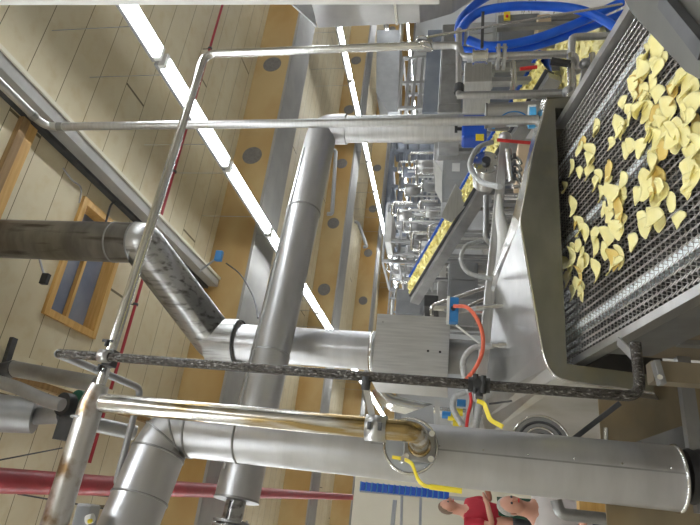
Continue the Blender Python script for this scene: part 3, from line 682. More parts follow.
for k in range(4):
    y_ = 156 + 7 * k; obj('branch', MB().pipe([at(509, y_, Y=3.0), at(518, y_ + 2, Y=3.0), at(521, y_ + 8, Y=3.0)], .012, .02, 8), 'bright', tpv)
    obj('branch_valve', MB().cyl(at(513, y_, Y=2.98), at(516, y_, Y=2.98), .02, seg=8), 'dark', tpv)
obj('lower_run', MB().pipe([at(486, 196, Y=3.3), at(486, 240, Y=3.3), at(500, 250, Y=3.3)], .02, .05, 10), 'dull', tpv)

# blue motor housing on the drop pipe
m0 = at(474, 132.5, Y=3.25)
tm = thing('blue_motor_cover', 'rounded deep blue motor cover with a black knob at the foot of the bent duct', 'motor cover', tuple(m0 - Z_ * .06))
hx_ = .098; hz_ = .086
obj('cover', MB().box(m0 + Vector((-hx_, -.08, -hz_)), m0 + Vector((hx_, .06, hz_))), 'bluep', tm, .018)
obj('knob', MB().cyl(m0 + Vector((.01, -.03, hz_)), m0 + Vector((.01, -.03, hz_ + .03)), .012, seg=10).cyl(m0 + Vector((.01, -.03, hz_ + .03)), m0 + Vector((.01, -.03, hz_ + .05)), .03, seg=6), 'black', tm)
obj('yellow_label', MB().box(m0 + Vector((-hx_ - .035, -.083, -.065)), m0 + Vector((-hx_ + .02, -.080, -.01))), 'yellow', tm)
m1 = at(492, 124, Y=3.3)
obj('gearbox', MB().ball(m1, .055).cyl(m1, m1 + Vector((0, 0, -.12)), .05, seg=20), 'dull', tm)
obj('blue_ring', MB().cyl(at(492, 124, Y=3.2), at(495, 124, Y=3.2), .035, seg=20), 'cyan', tm)
# cylindrical drum lying behind the top corner of the hood
dr0 = at(487, 116, Y=2.85); dr1 = at(541, 113, Y=2.85)
td = thing('steel_roller_housing', 'grey cylindrical housing behind the top corner of the hood, with a blue cable on it', 'machine housing', tuple(dr1))
obj('shell', MB().cyl(dr0, dr1, .075, seg=28), 'steelx', td)
obj('end_disc', MB().cyl(dr0 + Z_ * .0, dr0 + Z_ * .012, .08, seg=28), 'dull', td)
q_ = at(512, 124, Y=2.77)
rpl = obj('rating_plate', MB().box(q_ + Vector((-.02, -.004, -.032)), q_ + Vector((.02, .002, .032))), 'white', td)
obj('plate_text', MB().box(q_ + Vector((.004, -.006, -.024)), q_ + Vector((.008, -.004, .020))).box(q_ + Vector((-.008, -.006, -.024)), q_ + Vector((-.003, -.004, .006))), 'dark', rpl)
flex('electric_cable', [at(500, 117, Y=2.74), at(510, 112, Y=2.73), at(522, 113, Y=2.73), at(533, 122, Y=2.74)], .004, 'bluebox', 'thin blue cable lying over the grey cylindrical housing', 'cable')
cc = at(532, 115, Y=2.66)
tk = thing('plastic_cup', 'light blue and white plastic cup tucked behind the top corner of the hood', 'cup', tuple(cc - Z_ * .03))
obj('cup_body', MB().cyl(cc + Vector((-.02, 0, -.015)), cc + Vector((-.02, 0, .018)), .062, .062, 24), 'cyan', tk)
obj('cup_rim', MB().cyl(cc + Vector((.035, 0.0, -.018)), cc + Vector((.035, 0.0, .020)), .032, seg=20), 'white', tk)

# ------------------------------------------------------------------ valve pipework, upper right
PYY = 2.9
tp = thing('valve_pipework', 'stainless pipe run with butterfly valve and flanges beside the blue hoses', 'pipework', tuple(at(560, 56, Y=PYY)))
obj('pipe_run', MB().pipe([at(424, 46, Y=PYY), at(459, 45, Y=PYY), at(461, 57, Y=PYY), at(474, 57, Y=PYY), at(574, 54, Y=PYY), at(577, 72, Y=PYY)], .026, .05, 16), 'steel', tp)
obj('pipe_run', MB().pipe([at(459, 30, Y=PYY), at(459, 95, Y=PYY)], .022, .05, 14), 'steel', tp)
obj('lower_pipe', MB().pipe([at(457, 96, Y=PYY), at(512, 96, Y=PYY), at(600, 93, Y=PYY)], .021, .05, 14), 'steel', tp)
obj('riser', MB().pipe([at(511, 95, Y=PYY), at(514, 80, Y=PYY), at(513, 62, Y=PYY)], .017, .03, 12), 'bright', tp)
vc = at(480, 57, Y=PYY)
obj('valve_body', MB().cyl(vc - Z_ * .045, vc + Z_ * .045, .045, seg=20), 'bright', tp)
for s_ in (-1, 1): obj('valve_flange', MB().cyl(vc + Z_ * (s_ * .045 - .006), vc + Z_ * (s_ * .045 + .006), .062, seg=6), 'bright', tp)
obj('valve_handle', MB().bar(at(482, 48, Y=2.86), at(483, 12, Y=2.80), .014, .02), 'dark', tp)
for px in (498, 504):
    c = at(px, 57, Y=PYY); flg = obj('flange', MB().cyl(c - Z_ * .01, c + Z_ * .01, .085, seg=28), 'steel', tp)
    for k in range(4):
        e = Vector((math.cos(k * PI / 2 + .7), math.sin(k * PI / 2 + .7), 0)) * .06
        obj('bolt', MB().cyl(c + e - Z_ * .02, c + e + Z_ * .02, .008, seg=6), 'bright', flg)
pst = at(459, 95, Y=PYY); obj('stand_post', MB().cyl((pst.x, PYY, 0), (pst.x, PYY, pst.z), .022, seg=12), 'dull', tp)
c = at(459, 89, Y=PYY); obj('union_nut', MB().cyl(c - Vector((.03, 0, 0)), c + Vector((.03, 0, 0)), .035, seg=8), 'dark', tp)
c2 = at(427, 44, Y=2.4)
tw = thing('wire_bound_joint', 'pipe joint wrapped with wire at the end of the slim hoop', 'joint', tuple(c2))
obj('socket', MB().cyl(at(418, 45.5, Y=1.95), at(432, 45.5, Y=1.95), .03, seg=14), 'dull', tw)
for k in range(3): obj('wire_loop', MB().torus(at(422 + 2.5 * k, 42 + 3 * k, Y=1.93), (1, .3 - .5 * k, .2 - .3 * k), .030, .003, 20), 'bright', tw)
obj('tie_rod', MB().cyl(at(427, 37, Y=1.95), at(622, 4, Y=2.3), .0065, seg=8), 'bright', tw)
# angled pipe legs next to the belt rail
tl_ = thing('clamped_pipe_legs', 'group of clamped steel pipe legs beside the right rail of the mesh belt', 'pipe legs', tuple(at(565, 115, Y=2.7)))
obj('leg', MB().pipe([at(640, 35, Y=2.62), at(572, 37, Y=2.62), at(571, 62, Y=2.62)], .022, .03, 12), 'steel', tl_)
obj('leg', MB().pipe([at(571, 55, Y=2.62), at(572, 88, Y=2.62), at(563, 118, Y=2.62)], .025, .03, 14), 'bright', tl_)
obj('leg', MB().pipe([at(600, 60, Y=2.66), at(586, 60, Y=2.66), at(580, 95, Y=2.66)], .018, .03, 12), 'steel', tl_)
obj('leg', MB().cyl(at(592, 54, Y=2.6), at(594, 80, Y=2.6), .018, seg=12), 'bright', tl_)
for p_ in (at(571, 63, Y=2.62), at(568, 92, Y=2.62), at(585, 64, Y=2.64)):
    obj('clamp', MB().ball(p_, .034, seg=10), 'dull', tl_)
obj('black_handle', MB().bar(at(551, 61, Y=2.6), at(570, 64, Y=2.6), .03, .03), 'black', tl_)

# blue hoses
HYY = 3.1
flex('blue_hose', [at(459, 44, Y=HYY), at(462, 28, Y=HYY), at(478, 13, Y=HYY), at(505, 7, Y=HYY), at(540, 6, Y=HYY), at(575, 9, Y=HYY), at(600, 18, Y=HYY), at(622, 32, Y=HYY)], .034, 'blue', 'thick blue hose, lower of the two arching over the valve', n=10)
flex('blue_hose', [at(458, 36, Y=HYY + .1), at(461, 20, Y=HYY + .1), at(476, 4, Y=HYY + .1), at(492, -6, Y=HYY + .1)], .034, 'blue', 'thick blue hose, leftmost, leaving the frame over the valve handle', n=10)
flex('blue_hose', [at(468, 40, Y=HYY + .06), at(490, 46, Y=HYY + .06), at(530, 40, Y=HYY + .06), at(575, 24, Y=HYY + .06), at(622, 2, Y=HYY + .06)], .033, 'blue', 'thick blue hose running straight across above the flanges', n=10)
flex('blue_hose', [at(462, 50, Y=HYY + .14), at(490, 52, Y=HYY + .14), at(535, 46, Y=HYY + .14), at(585, 29, Y=HYY + .14), at(632, 10, Y=HYY + .14)], .030, 'blue', 'thick blue hose, lowest one, passing behind the flanges', n=10)

# ------------------------------------------------------------------ top edge pieces
pz = [at(-30, -3, Y=1.6), at(470, -3, Y=1.6)]
te = thing('pale_upright_post', 'pale square upright post along the top edge of the picture', 'post', (pz[1].x, 1.6, 0))
pxx = at(100, 1, Y=1.6)
obj('post_tube', MB().bar(at(-30, 1.2, Y=1.6), at(440, -.6, Y=1.6), .028, .028), 'white', te, .004)
tg = thing('hanging_steel_box', 'pale grey steel box hanging at the top edge with a sloped end', 'steel box', tuple(at(380, 10, Y=2.6)))
pg = [at(313, 2, Y=2.9), at(318, 28, Y=2.9), at(420, 23, Y=2.9), at(452, 14, Y=2.9), at(482, -6, Y=2.9), at(313, -12, Y=2.9)]
obj('shell', MB().prism(pg, (0, -.3, 0)), 'steelx', tg, .004)
obj('sloped_end', MB().prism([at(288, 2, Y=2.9), at(313, 2, Y=2.9), at(317, 28, Y=2.9)], (0.0, -.02, .0)), 'dull', tg)
obj('seam_strip', MB().bar(at(397, 24.5, Y=2.895) - Vector((.004, 0, 0)), at(397, 24.5, Y=2.895) - Vector((.004, .28, 0)), .006, .02), 'bright', tg)
obj('cap_screw', MB().cyl(at(387, 25, Y=2.83) - Vector((.03, 0, 0)), at(387, 25, Y=2.83), .014, seg=16), 'steel', tg)

# ------------------------------------------------------------------ overhead services
rp = obj('red_sprinkler_pipe', MB().pipe([Vector((-.18, -1, CAMZ + 2.62)), Vector((-.08, 3.5, CAMZ + 2.62)), Vector((.24, 16, CAMZ + 2.62)), Vector((.4, 24, CAMZ + 2.62))], .073, .3, 20), 'red')
tag(rp, 'thick dark red sprinkler main running along the ceiling at the bottom of the picture', 'pipe')
p_ = at(223, 4, Z=4.9); q_ = at(104, 412, Z=4.9)
ym_ = (p_.y + q_.y) / 2
tr_ = thing('thin_red_pipe', 'thin red pipe running across the ceiling behind the hoop', 'pipe', (p_.x, ym_, 4.9))
obj('pipe_run', MB().cyl((p_.x + 1, p_.y, 4.9), (.1, q_.y, 4.9), .016, seg=12), 'red', tr_)
for f in (.15, .5, .8): 
    c = p_.lerp(q_, f); obj('pipe_hanger', MB().cyl(c, c + Vector((0, .0, .1)), .006, seg=6).ring(c - Vector((.012, 0, 0)), c + Vector((.012, 0, 0)), .02, .028), 'dark', tr_)
tag(obj('red_branch_pipe', MB().cyl(at(88, 437, Z=4.985), at(77, 474, Z=4.72), .025, seg=12), 'red'), 'short red branch pipe dropping beside the thick support pipe', 'pipe')
# dark duct, grey pipe, fan parts lower left
td2 = thing('dark_ceiling_pipe', 'dark grey ceiling pipe ending near the bent return pipe', 'pipe', tuple(at(12, 367, Y=3.4)))
obj('pipe_run', MB().cyl(at(10, 368, Y=3.4), at(96, 384, Y=3.4), .055, seg=20), 'dull', td2)
obj('end_socket', MB().cyl(at(3, 371, Y=3.4), at(14, 369, Y=3.4), .062, seg=20), 'dark', td2)
obj('hanger', MB().bar(at(3, 372, Y=3.4), at(14, 338, Y=3.4), .05, .03), 'dark', td2)
tag(obj('flexible_duct', MB().sweep(spline([at(-8, 380, Y=2.7), at(18, 388, Y=2.7), at(45, 400, Y=2.7), at(62, 405, Y=2.7)]), .035, 14), 'dull'), 'grey flexible duct running into the black disc near the left edge', 'duct')
tz = thing('ceiling_fan_unit', 'grey cylindrical fan unit with black and green discs near the left edge', 'fan unit', tuple(at(60, 405, Y=3.0)))
obj('drum', MB().cyl(at(-14, 412, Y=2.9), at(36, 416, Y=3.0), .11, .10, 28), 'dull', tz)
obj('drum', MB().cyl(at(36, 416, Y=3.0), at(62, 415, Y=3.0), .05, seg=20), 'dull', tz)
obj('black_disc', MB().cyl(at(62, 404, Y=2.85), at(70, 405, Y=2.9), .065, seg=24), 'black', tz)
obj('green_disc', MB().cyl(at(76, 402, Y=2.95), at(84, 403, Y=3.0), .07, seg=24), 'teal', tz)
obj('motor_box', MB().box(at(72, 424, Y=2.9) - Vector((.09, .02, .06)), at(72, 424, Y=2.9) + Vector((.06, .08, .08))), 'dark', tz)
tag(obj('grey_conduit', MB().cyl(at(61, 417, Y=3.0), at(135, 433, Y=3.3), .045, seg=18), 'dull'), 'grey conduit behind the thick support pipe', 'conduit')
for k, (a, b) in enumerate((((18, 494), (135, 514)), ((92, 495), (150, 500)), ((0, 460), (62, 448)))):
    p_ = at(*a, Z=4.6); q_ = at(*b, Z=4.6)
    tag(obj('ceiling_cable', MB().cyl(p_, q_, .006, seg=6), 'dark'), ['long thin black cable under the red sprinkler main', 'short thin black cable beside the segmented duct elbow', 'black cable crossing over the red sprinkler main'][k], 'cable')
# camera bracket at the bottom left corner
cg = at(82, 516, Y=2.0)
tcg = thing('grey_sensor_box', 'small grey sensor box with a yellow button at the bottom left', 'sensor box', tuple(cg))
obj('housing', MB().box(cg + Vector((-.04, 0, -.03)), cg + Vector((.04, .06, .035))), 'grey', tcg, .008)
obj('cable_gland', MB().cyl(at(87, 520, Y=1.95), at(93, 518, Y=1.95), .016, seg=14), 'white', tcg)
obj('yellow_button', MB().ball(at(90, 521, Y=1.94), .009), 'yellow', tcg)
# little blue box and lamp on the ceiling
for (px, py, Y, nm, lb, mt) in ((219, 256, 3.9, 'blue_sensor', 'small blue sensor on a bracket beside the slanted flue offset', 'bluebox'), (45, 279, 3.55, 'black_sensor', 'small black sensor hanging beside the roof hatch', 'black')):
    c = at(px, py, Y=Y); tt = thing(nm, lb, 'sensor', tuple(c))
    obj('sensor_head', MB().box(c + Vector((-.045, -.02, -.03)), c + Vector((.045, .02, .03))), mt, tt, .005)
    e = at(px - (20 if nm[1] == 'l' and nm[0] == 'b' and mt == 'bluebox' else 6), py + (16 if mt == 'bluebox' else -22), Y=Y)
    obj('bracket', MB().cyl(c, e, .009, seg=8), 'grey', tt)
flex('electric_cable', [at(226, 263, Y=3.9), at(240, 274, Y=3.95), at(250, 290, Y=3.8), at(255, 302, Y=3.6), at(258, 318, Y=3.25)], .006, 'dark', 'thin cable curving from the small blue sensor to the crossing duct', 'cable')
flex('electric_cable', [at(63, 168, Z=4.97), at(72, 180, Z=4.95), at(81, 188, Z=4.95), at(79, 203, Z=4.95)], .007, 'dull', 'thin cable clipped on the ceiling above the roof hatch', 'cable')
flex('electric_cable', [at(118, 201, Z=4.98), at(111, 205, Z=4.95), at(106, 222, Z=4.95)], .01, 'dark', 'black cable between the downstand beam and the flue', 'cable')
# conduits with round sprinkler plates among the far beams
for k, (pts, lb) in enumerate(((((336, 150), (332, 214)), 'grey conduit hanging from the second beam'), (((358, 222), (367, 247)), 'grey conduit hanging from the third beam'))):
    Y = (11.2, 15.5)[k]; a = at(*pts[0], Y=Y); b = at(*pts[1], Y=Y)
    tag(obj('hanging_conduit', MB().pipe([a + Z_ * .3, a, b, b + Z_ * .12], .05, .1, 10), 'grey'), lb, 'conduit')
gp = at(328, 120, Z=4.3)
# overhead vertical conduit dropping in mid distance
for k, (px0, px1, py, Y, r) in enumerate(((292, 360, 190, 9.5, .04),)):
    pass

# ------------------------------------------------------------------ second inclined conveyor with chips
s0 = Vector((4.45, 4.45, CAMZ - .95)); s0 = at(548, 62, Y=4.5); s1 = at(413, 287, Y=8.0)
dv = (s1 - s0).normalized(); sd = dv.cross(Z_).normalized(); nz = sd.cross(dv)
if nz.z < 0: nz = -nz
if sd.x < 0: sd = -sd
t11 = thing('inclined_conveyor', 'inclined blue belt conveyor piled with potato chips, rising away behind the hood', 'conveyor', (s0.x, s0.y, 0))
W = .17
def along(off_s, off_n, w_, h_, mat, name, a=0., b=1.):
    p0 = s0.lerp(s1, a) + sd * off_s + nz * off_n; p1 = s0.lerp(s1, b) + sd * off_s + nz * off_n
    return obj(name, MB().bar(p0, p1, w_, h_, nz), mat, t11)
along(0, -.02, 2 * W, .02, 'bluep', 'belt')
along(W + .02, .02, .03, .14, 'bluep', 'side_guard'); along(-W - .02, .0, .03, .10, 'dark', 'side_guard'); along(-W - .10, -.05, .10, .14, 'dull', 'side_frame'); along(W + .06, -.1, .04, .12, 'dull', 'side_frame')
for f in (.12, .5, .88):
    c = s0.lerp(s1, f)
    for s_ in (-1, 1): 
        e = c + sd * s_ * W * .9; obj('leg', MB().cyl((e.x, e.y, 0), e - nz * .15, .025, seg=10), 'dull', t11)
pn = s0.lerp(s1, .60)
c_ = [at(456, 184, Y=6.15), at(470, 201, Y=6.15), at(452, 222, Y=6.15), at(441, 217, Y=6.15)]
obj('cover_plate', MB().prism(c_, (0, .01, .01)), 'steel', t11)
# heap of chips
hb = MB(); rr = random.Random(3)
nl, nw = 150, 9; vs = []; fs = []
for i in range(nl + 1):
    for j in range(nw + 1):
        u = i / nl; v = j / nw * 2 - 1
        z = .03 + .05 * (1 - v * v) + rr.uniform(-.016, .016)
        vs.append(s0.lerp(s1, u) + sd * (v * W) + nz * z)
for i in range(nl):
    for j in range(nw): fs.append((i * (nw + 1) + j, (i + 1) * (nw + 1) + j, (i + 1) * (nw + 1) + j + 1, i * (nw + 1) + j + 1))
hb.add(vs, fs)
for i in range(1500):
    u = rr.random(); v = rr.uniform(-.95, .95); c = s0.lerp(s1, u) + sd * v * W + nz * (.04 + .05 * (1 - v * v))
    a = Vector((rr.uniform(-1, 1), rr.uniform(-1, 1), rr.uniform(-.5, .5))).normalized() * .024; b = a.cross(Vector((rr.uniform(-.4, .4), rr.uniform(-.4, .4), 1))).normalized() * .02
    hb.add([c + a, c + b, c - a, c - b], [(0, 1, 2, 3)])
tag(obj('chip_heap', hb, 'chip'), 'bed of potato chips heaped along the inclined blue conveyor', 'potato chips', None, 'stuff')
# flat chip bed by the hoses (upper right)
hb = MB(); pc_ = [at(524, 62, Z=.7), at(560, 40, Z=.7), at(598, 25, Z=.7), at(606, 55, Z=.7), at(560, 98, Z=.7), at(532, 100, Z=.7)]
cen = sum(pc_, Vector()) / 6
tag2 = thing('chip_tray', 'steel tray conveyor below the blue hoses holding more chips', 'tray', (cen.x, cen.y, 0))
obj('tray_pan', MB().prism([cen + (p_ - cen) * 1.05 - Z_ * .05 for p_ in pc_], (0, 0, -.03)), 'dull', tag2)
obj('leg', MB().box((cen.x - .04, cen.y - .04, 0), (cen.x + .04, cen.y + .04, .62)), 'dull', tag2)
hb.prism([p_ - Z_ * .045 for p_ in pc_], (0, 0, .04))
for i in range(900):
    k = rr.randrange(6); u = rr.random(); v = rr.random()
    if u + v > 1: u, v = 1 - u, 1 - v
    c = cen + (pc_[k] - cen) * u + (pc_[(k + 1) % 6] - cen) * v + Z_ * rr.uniform(0, .02)
    a = Vector((rr.uniform(-1, 1), rr.uniform(-1, 1), rr.uniform(-.4, .4))).normalized() * .028; b = a.cross(Vector((rr.uniform(-.4, .4), rr.uniform(-.4, .4), 1))).normalized() * .022
    hb.add([c + a, c + b, c - a, c - b], [(0, 1, 2, 3)])
tag(obj('chip_heap', hb, 'chip'), 'spread of potato chips in the tray under the blue hoses', 'potato chips', None, 'stuff')

# ------------------------------------------------------------------ mid and far machinery
def cabinet(name, label, px0, py0, px1, py1, Y, depth, mat='grey', extra=None, cat='machine', floor=True):
    a = at(px0, (py0 + py1) / 2, Y=Y); b = at(px1, (py0 + py1) / 2, Y=Y); xl = at((px0 + px1) / 2, py1, Y=Y).x; xr = at((px0 + px1) / 2, py0, Y=Y).x
    zt_, zb_ = a.z, b.z
    r = thing(name, label, cat, ((xl + xr) / 2, Y + depth / 2, 0 if floor else zb_))
    obj('housing', MB().box((xl, Y, zb_), (xr, Y + depth, zt_)), mat, r, .01)
    wd = xr - xl
    if wd > .3: obj('door_panel', MB().box((xl + wd * .08, Y - .012, zb_ + (zt_ - zb_) * .1), (xl + wd * .48, Y - .001, zt_ - (zt_ - zb_) * .08)), mat, r, .004)
    if wd > .3: obj('door_panel', MB().box((xl + wd * .52, Y - .012, zb_ + (zt_ - zb_) * .1), (xr - wd * .08, Y - .001, zt_ - (zt_ - zb_) * .08)), mat, r, .004)
    if floor and zb_ > .05:
        for x in (xl + .05, xr - .05):
            for y in (Y + .05, Y + depth - .05): obj('leg', MB().box((x - .03, y - .03, 0), (x + .03, y + .03, zb_)), 'dull', r)
    return r, xl, xr, zb_, zt_
# grey hopper with a white side
ty, xl, xr, zb_, zt_ = cabinet('weigher_cabinet', 'grey machine cabinet with a white label, left of the blue motor cover', 442, 160, 492, 203, 7.6, .9, 'grey')
obj('white_side', MB().prism([at(434.5, 160, Y=7.55), at(442, 172, Y=7.55), at(442, 203, Y=7.55), at(435, 190, Y=7.55)], (0, .02, 0)), 'white', ty)
obj('label_plate', MB().box(at(452, 169, Y=7.56) - Vector((.03, 0, .0)), at(460, 164, Y=7.585)), 'white', ty)
cabinet('steel_hopper', 'steel hopper box with a chamfered top behind the weigher cabinet', 437, 149, 470, 161, 8.6, .8, 'steel')
# blocks by hoses
cabinet('pump_cabinet', 'grey pump cabinet below the pipe with the butterfly valve', 464, 62, 492, 82, 4.6, .7, 'steel')
cabinet('control_cabinet', 'grey control cabinet between the arching blue hoses', 468, 22, 497, 47, 4.8, .7, 'grey')
cb2, xl, xr, zb_, zt_ = cabinet('dark_motor_housing', 'dark machine housing with a yellow switch behind the blue hoses', 498, 14, 540, 44, 5.7, .6, 'greyd')
obj('yellow_switch', MB().box(at(504, 19, Y=5.66) - Vector((0, 0, 0)), at(510, 13, Y=5.69)), 'yellow', cb2)
obj('red_knob', MB().cyl(at(507, 16, Y=5.63), at(507, 16, Y=5.66), .02, seg=12), 'redv', cb2)
cabinet('cardboard_carton', 'brown cardboard carton behind the hoses next to the chip tray', 538, 14, 552, 48, 5.3, .4, 'card', cat='carton')
cabinet('brown_carton', 'brown carton glimpsed between the rail and the hood top', 518, 143, 532, 170, 4.3, .4, 'card', cat='carton')
tag(obj('red_rod', MB().cyl(at(497, 140, Y=3.0), at(531, 143, Y=3.0), .011, seg=8), 'redv'), 'red rod just above the brown carton behind the hood', 'rod')
tag(obj('red_lever', MB().cyl(at(520, 69, Y=2.8), at(537, 67, Y=2.8), .012, seg=8), 'redv'), 'short red lever in front of the chip tray', 'lever')
# wall of machines beyond hoses
cabinet('long_oven_casing', 'long grey oven casing running behind the pipe valves', 440, 24, 462, 112, 6.0, 1.0, 'dull')
cabinet('pale_oven_casing', 'pale steel casing behind the oven, left of the tower frame', 437, 30, 446, 160, 10.2, 1.0, 'steel')

def frame_tower(name, label, px0, py0, px1, py1, Y, nxs, nzs, depth=1.0, r=.04, mat='steel', toff=True):
    xs = [at((px0 + px1) / 2, py1 + (py0 - py1) * i / nxs, Y=Y).x for i in range(nxs + 1)]
    zs = [at(px1 + (px0 - px1) * i / nzs, (py0 + py1) / 2, Y=Y).z for i in range(nzs + 1)]
    rt = thing(name, label, 'steel frame', ((xs[0] + xs[-1]) / 2, Y, 0))
    for x in xs:
        for y in (Y, Y + depth): obj('post', MB().box((x - r, y - r, 0), (x + r, y + r, zs[-1])), mat, rt)
    for z in zs:
        for y in (Y, Y + depth): obj('beam', MB().box((xs[0], y - r * .8, z - r * .8), (xs[-1], y + r * .8, z + r * .8)), mat, rt)
        for x in (xs[0], xs[-1]): obj('beam', MB().box((x - r * .7, Y, z - r * .7), (x + r * .7, Y + depth, z + r * .7)), mat, rt)
    return rt, xs, zs
frame_tower('platform_tower', 'tall steel access tower above the far line, seen beside the pipe valves', 401, 58, 428, 108, 9.5, 2, 4, 1.2, .035, 'steel')
frame_tower('weigher_platform', 'pale steel platform frame carrying the far weighers', 385, 205, 432, 262, 13, 3, 3, 2, .04, 'dull')
frame_tower('mezzanine_frame', 'blue-grey mezzanine frame in front of the far right wall', 392, 134, 438, 205, 16, 4, 4, 2.5, .06, 'bluegrey')
frame_tower('far_pipe_rack', 'far pipe rack at the end of the nearest light row', 390, 262, 446, 318, 18.5, 3, 3, 1.5, .035, 'dull')
# blue-grey hanging ducts near the right wall
tt = thing('air_handling_duct', 'large grey air duct with slanted end under the ceiling on the far right', 'duct', tuple(at(385, 90, Y=12)))
pg = [at(377, 30, Y=12), at(400, 30, Y=12), at(398, 112, Y=12), at(388, 112, Y=12), at(376, 92, Y=12)]
obj('duct_body', MB().prism(pg, (0, 1.2, 0)), 'grey', tt)
for k in (0, 1): obj('hanger_rod', MB().cyl(pg[k] + Vector((-.2 + .05 * k, .4, -.4)), Vector((pg[k].x - .2, 12.4, CZ)), .02, seg=6), 'dark', tt)
tt = thing('dark_air_duct', 'dark blue-grey duct wall beneath the pale air duct on the far right', 'duct', tuple(at(390, 120, Y=14)))
obj('duct_body', MB().prism([at(372, 95, Y=18.8), at(389, 100, Y=18.8), at(398, 260, Y=18.8), at(386, 250, Y=18.8)], (0, 1.5, 0)), 'bluegrey', tt)
tt = thing('tall_dark_column', 'dark column between the tower and the pipe valves', 'column', (at(432, 70, Y=8).x, 8, 0))
obj('shaft', MB().box((at(432, 112, Y=8).x, 8, 0), (at(432, 30, Y=8).x, 8.3, at(426, 60, Y=8).z)), 'bluegrey', tt)
# far machines: rounded tanks and heads
specs = [(408, 172, 14, 'bluegrey'), (412, 190, 14.4, 'dull'), (424, 168, 13, 'steel'), (404, 215, 11, 'steel'), (418, 232, 12, 'dull'), (430, 212, 11, 'steel'), (402, 240, 16, 'bluegrey'),
         (428, 250, 10.8, 'steel'), (399, 272, 16, 'steel'), (412, 300, 13, 'dull'), (436, 268, 10, 'grey'), (442, 240, 10, 'steel'), (405, 152, 20.5, 'dull'), (428, 186, 12.5, 'grey')]
zn = ['far up near the mezzanine', 'under the third light row', 'beside the grey cabinet', 'on the pale platform', 'beside the inclined conveyor', 'just left of the cover plate', 'below the nearest light row end',
      'half hidden by the inclined conveyor', 'at the far end of the hall', 'above the flue cover box', 'below the conveyor head', 'behind the cover plate', 'near the right wall', 'between cabinet and mezzanine']
for i, (px, py, Y, mt) in enumerate(specs):
    c = at(px, py, Y=Y); s_ = Y / 548; rr_ = (8 + (i * 37 % 5)) * s_
    rt = thing('weigher_hopper', ('dull blue ' if mt == 'bluegrey' else 'dark grey ' if mt == 'dull' else 'pale steel ') + 'far hopper drum ' + zn[i], 'hopper', (c.x, c.y, 0))
    obj('drum', MB().sweep([c + Z_ * rr_ * .8, c + Z_ * rr_ * .7, c - Z_ * rr_ * .3, c - Z_ * rr_ * 1.1, c - Z_ * rr_ * 1.3], [rr_ * .7, rr_ * .8, rr_ * .8, rr_ * .3, rr_ * .3], 16), mt, rt)
    obj('rim', MB().torus(c + Z_ * rr_ * .72, (0, 0, 1), rr_ * .8, .025), 'bright', rt)
    for a in range(3):
        e = Vector((math.cos(a * 2.1 + i), math.sin(a * 2.1 + i), 0)) * rr_ * .8
        obj('leg', MB().cyl((c.x + e.x, c.y + e.y, 0), c + e, .03, seg=6), 'steel', rt)
    obj('feed_pipe', MB().pipe([c + Z_ * rr_ * .8, c + Z_ * rr_ * 1.5, c + Z_ * rr_ * 1.5 + Vector((rr_ * 1.8, 0, 0)), c + Vector((rr_ * 1.8, 0, -rr_))], .04, .1, 8), 'bright', rt)
# pale sheet panels in the distance
for i, (px0, py0, px1, py1, Y, mt, lb) in enumerate(((386, 212, 392, 242, 11.9, 'white', 'long white panel high on the far platform'), (398, 228, 413, 246, 17, 'grey', 'grey far cabinet on the platform'),
        (396, 290, 424, 315, 9, 'greyd', 'dark machine cabinet behind the top of the flue cover'), (437, 282, 470, 300, 6.5, 'dull', 'grey machine casing under the conveyor head'), (424, 295, 438, 306, 6.2, 'black', 'black motor beside the dark cabinet'),
        (440, 200, 447, 262, 9.4, 'steel', 'pale machine casing behind the conveyor cover plate'), (448, 262, 478, 300, 5.2, 'greyd', 'dark grey casing behind the looping hose'), (395, 138, 440, 150, 18, 'bluegrey', 'blue-grey far cabinet near the right wall'))):
    cabinet('machine_cabinet', lb, px0, py0, px1, py1, Y, .8, mt)
# guard rails behind the blue junction box
tg2 = thing('guard_rail', 'white sloping guard rail behind the small blue junction box', 'rail', tuple(at(432, 304, Y=3.9)))
obj('top_rail', MB().pipe([at(432, 316, Y=3.9), at(431, 306, Y=3.9), at(493, 285, Y=3.9)], .015, .04, 10), 'bright', tg2)
obj('mid_rail', MB().cyl(at(448, 316, Y=3.9), at(490, 296, Y=3.9), .012, seg=10), 'bright', tg2)
gr_ = at(440, 308, Y=3.9)
obj('post', MB().box((gr_.x - .015, 3.89, 0), (gr_.x + .015, 3.92, at(431, 306, Y=3.9).z)), 'bright', tg2)
# polished duct piece, wedge sheet and canisters below the flue cover
pdl = at(412, 408, Y=5)
tag(obj('polished_duct', MB().cyl((pdl.x, 5, 0), (pdl.x, 5, pdl.z), .03, seg=8).pipe([at(378, 388, Y=5), at(388, 402, Y=5), at(412, 408, Y=5), at(432, 412, Y=5)], .07, .15, 16), 'bright'), 'shiny curved duct behind the strap bracket', 'duct')
tw2 = thing('wedge_panel', 'grey wedge-shaped sheet panel above the round duct boss', 'panel', tuple(at(436, 430, Y=3.6)))
obj('sheet', MB().prism([at(400, 416, Y=3.6), at(433, 404, Y=3.6), at(434, 426, Y=3.6), at(400, 440, Y=3.6)], (0, .01, 0)), 'grey', tw2)
obj('edge_post', MB().bar(at(437, 400, Y=3.58), at(438, 428, Y=3.58), .03, .03), 'steel', tw2)
cans = [(446, 415, 'bluebox', 'blue canister left of the yellow ones'), (452, 417, 'yellow', 'yellow canister nearest the wedge panel'), (458, 412, 'yellow', 'yellow canister in the middle of the group'), (461, 403, 'bluebox', 'blue canister above the yellow ones'), (464, 420, 'white', 'white canister below the red cable'), (457, 423, 'yellow', 'yellow canister standing lowest of the group')]
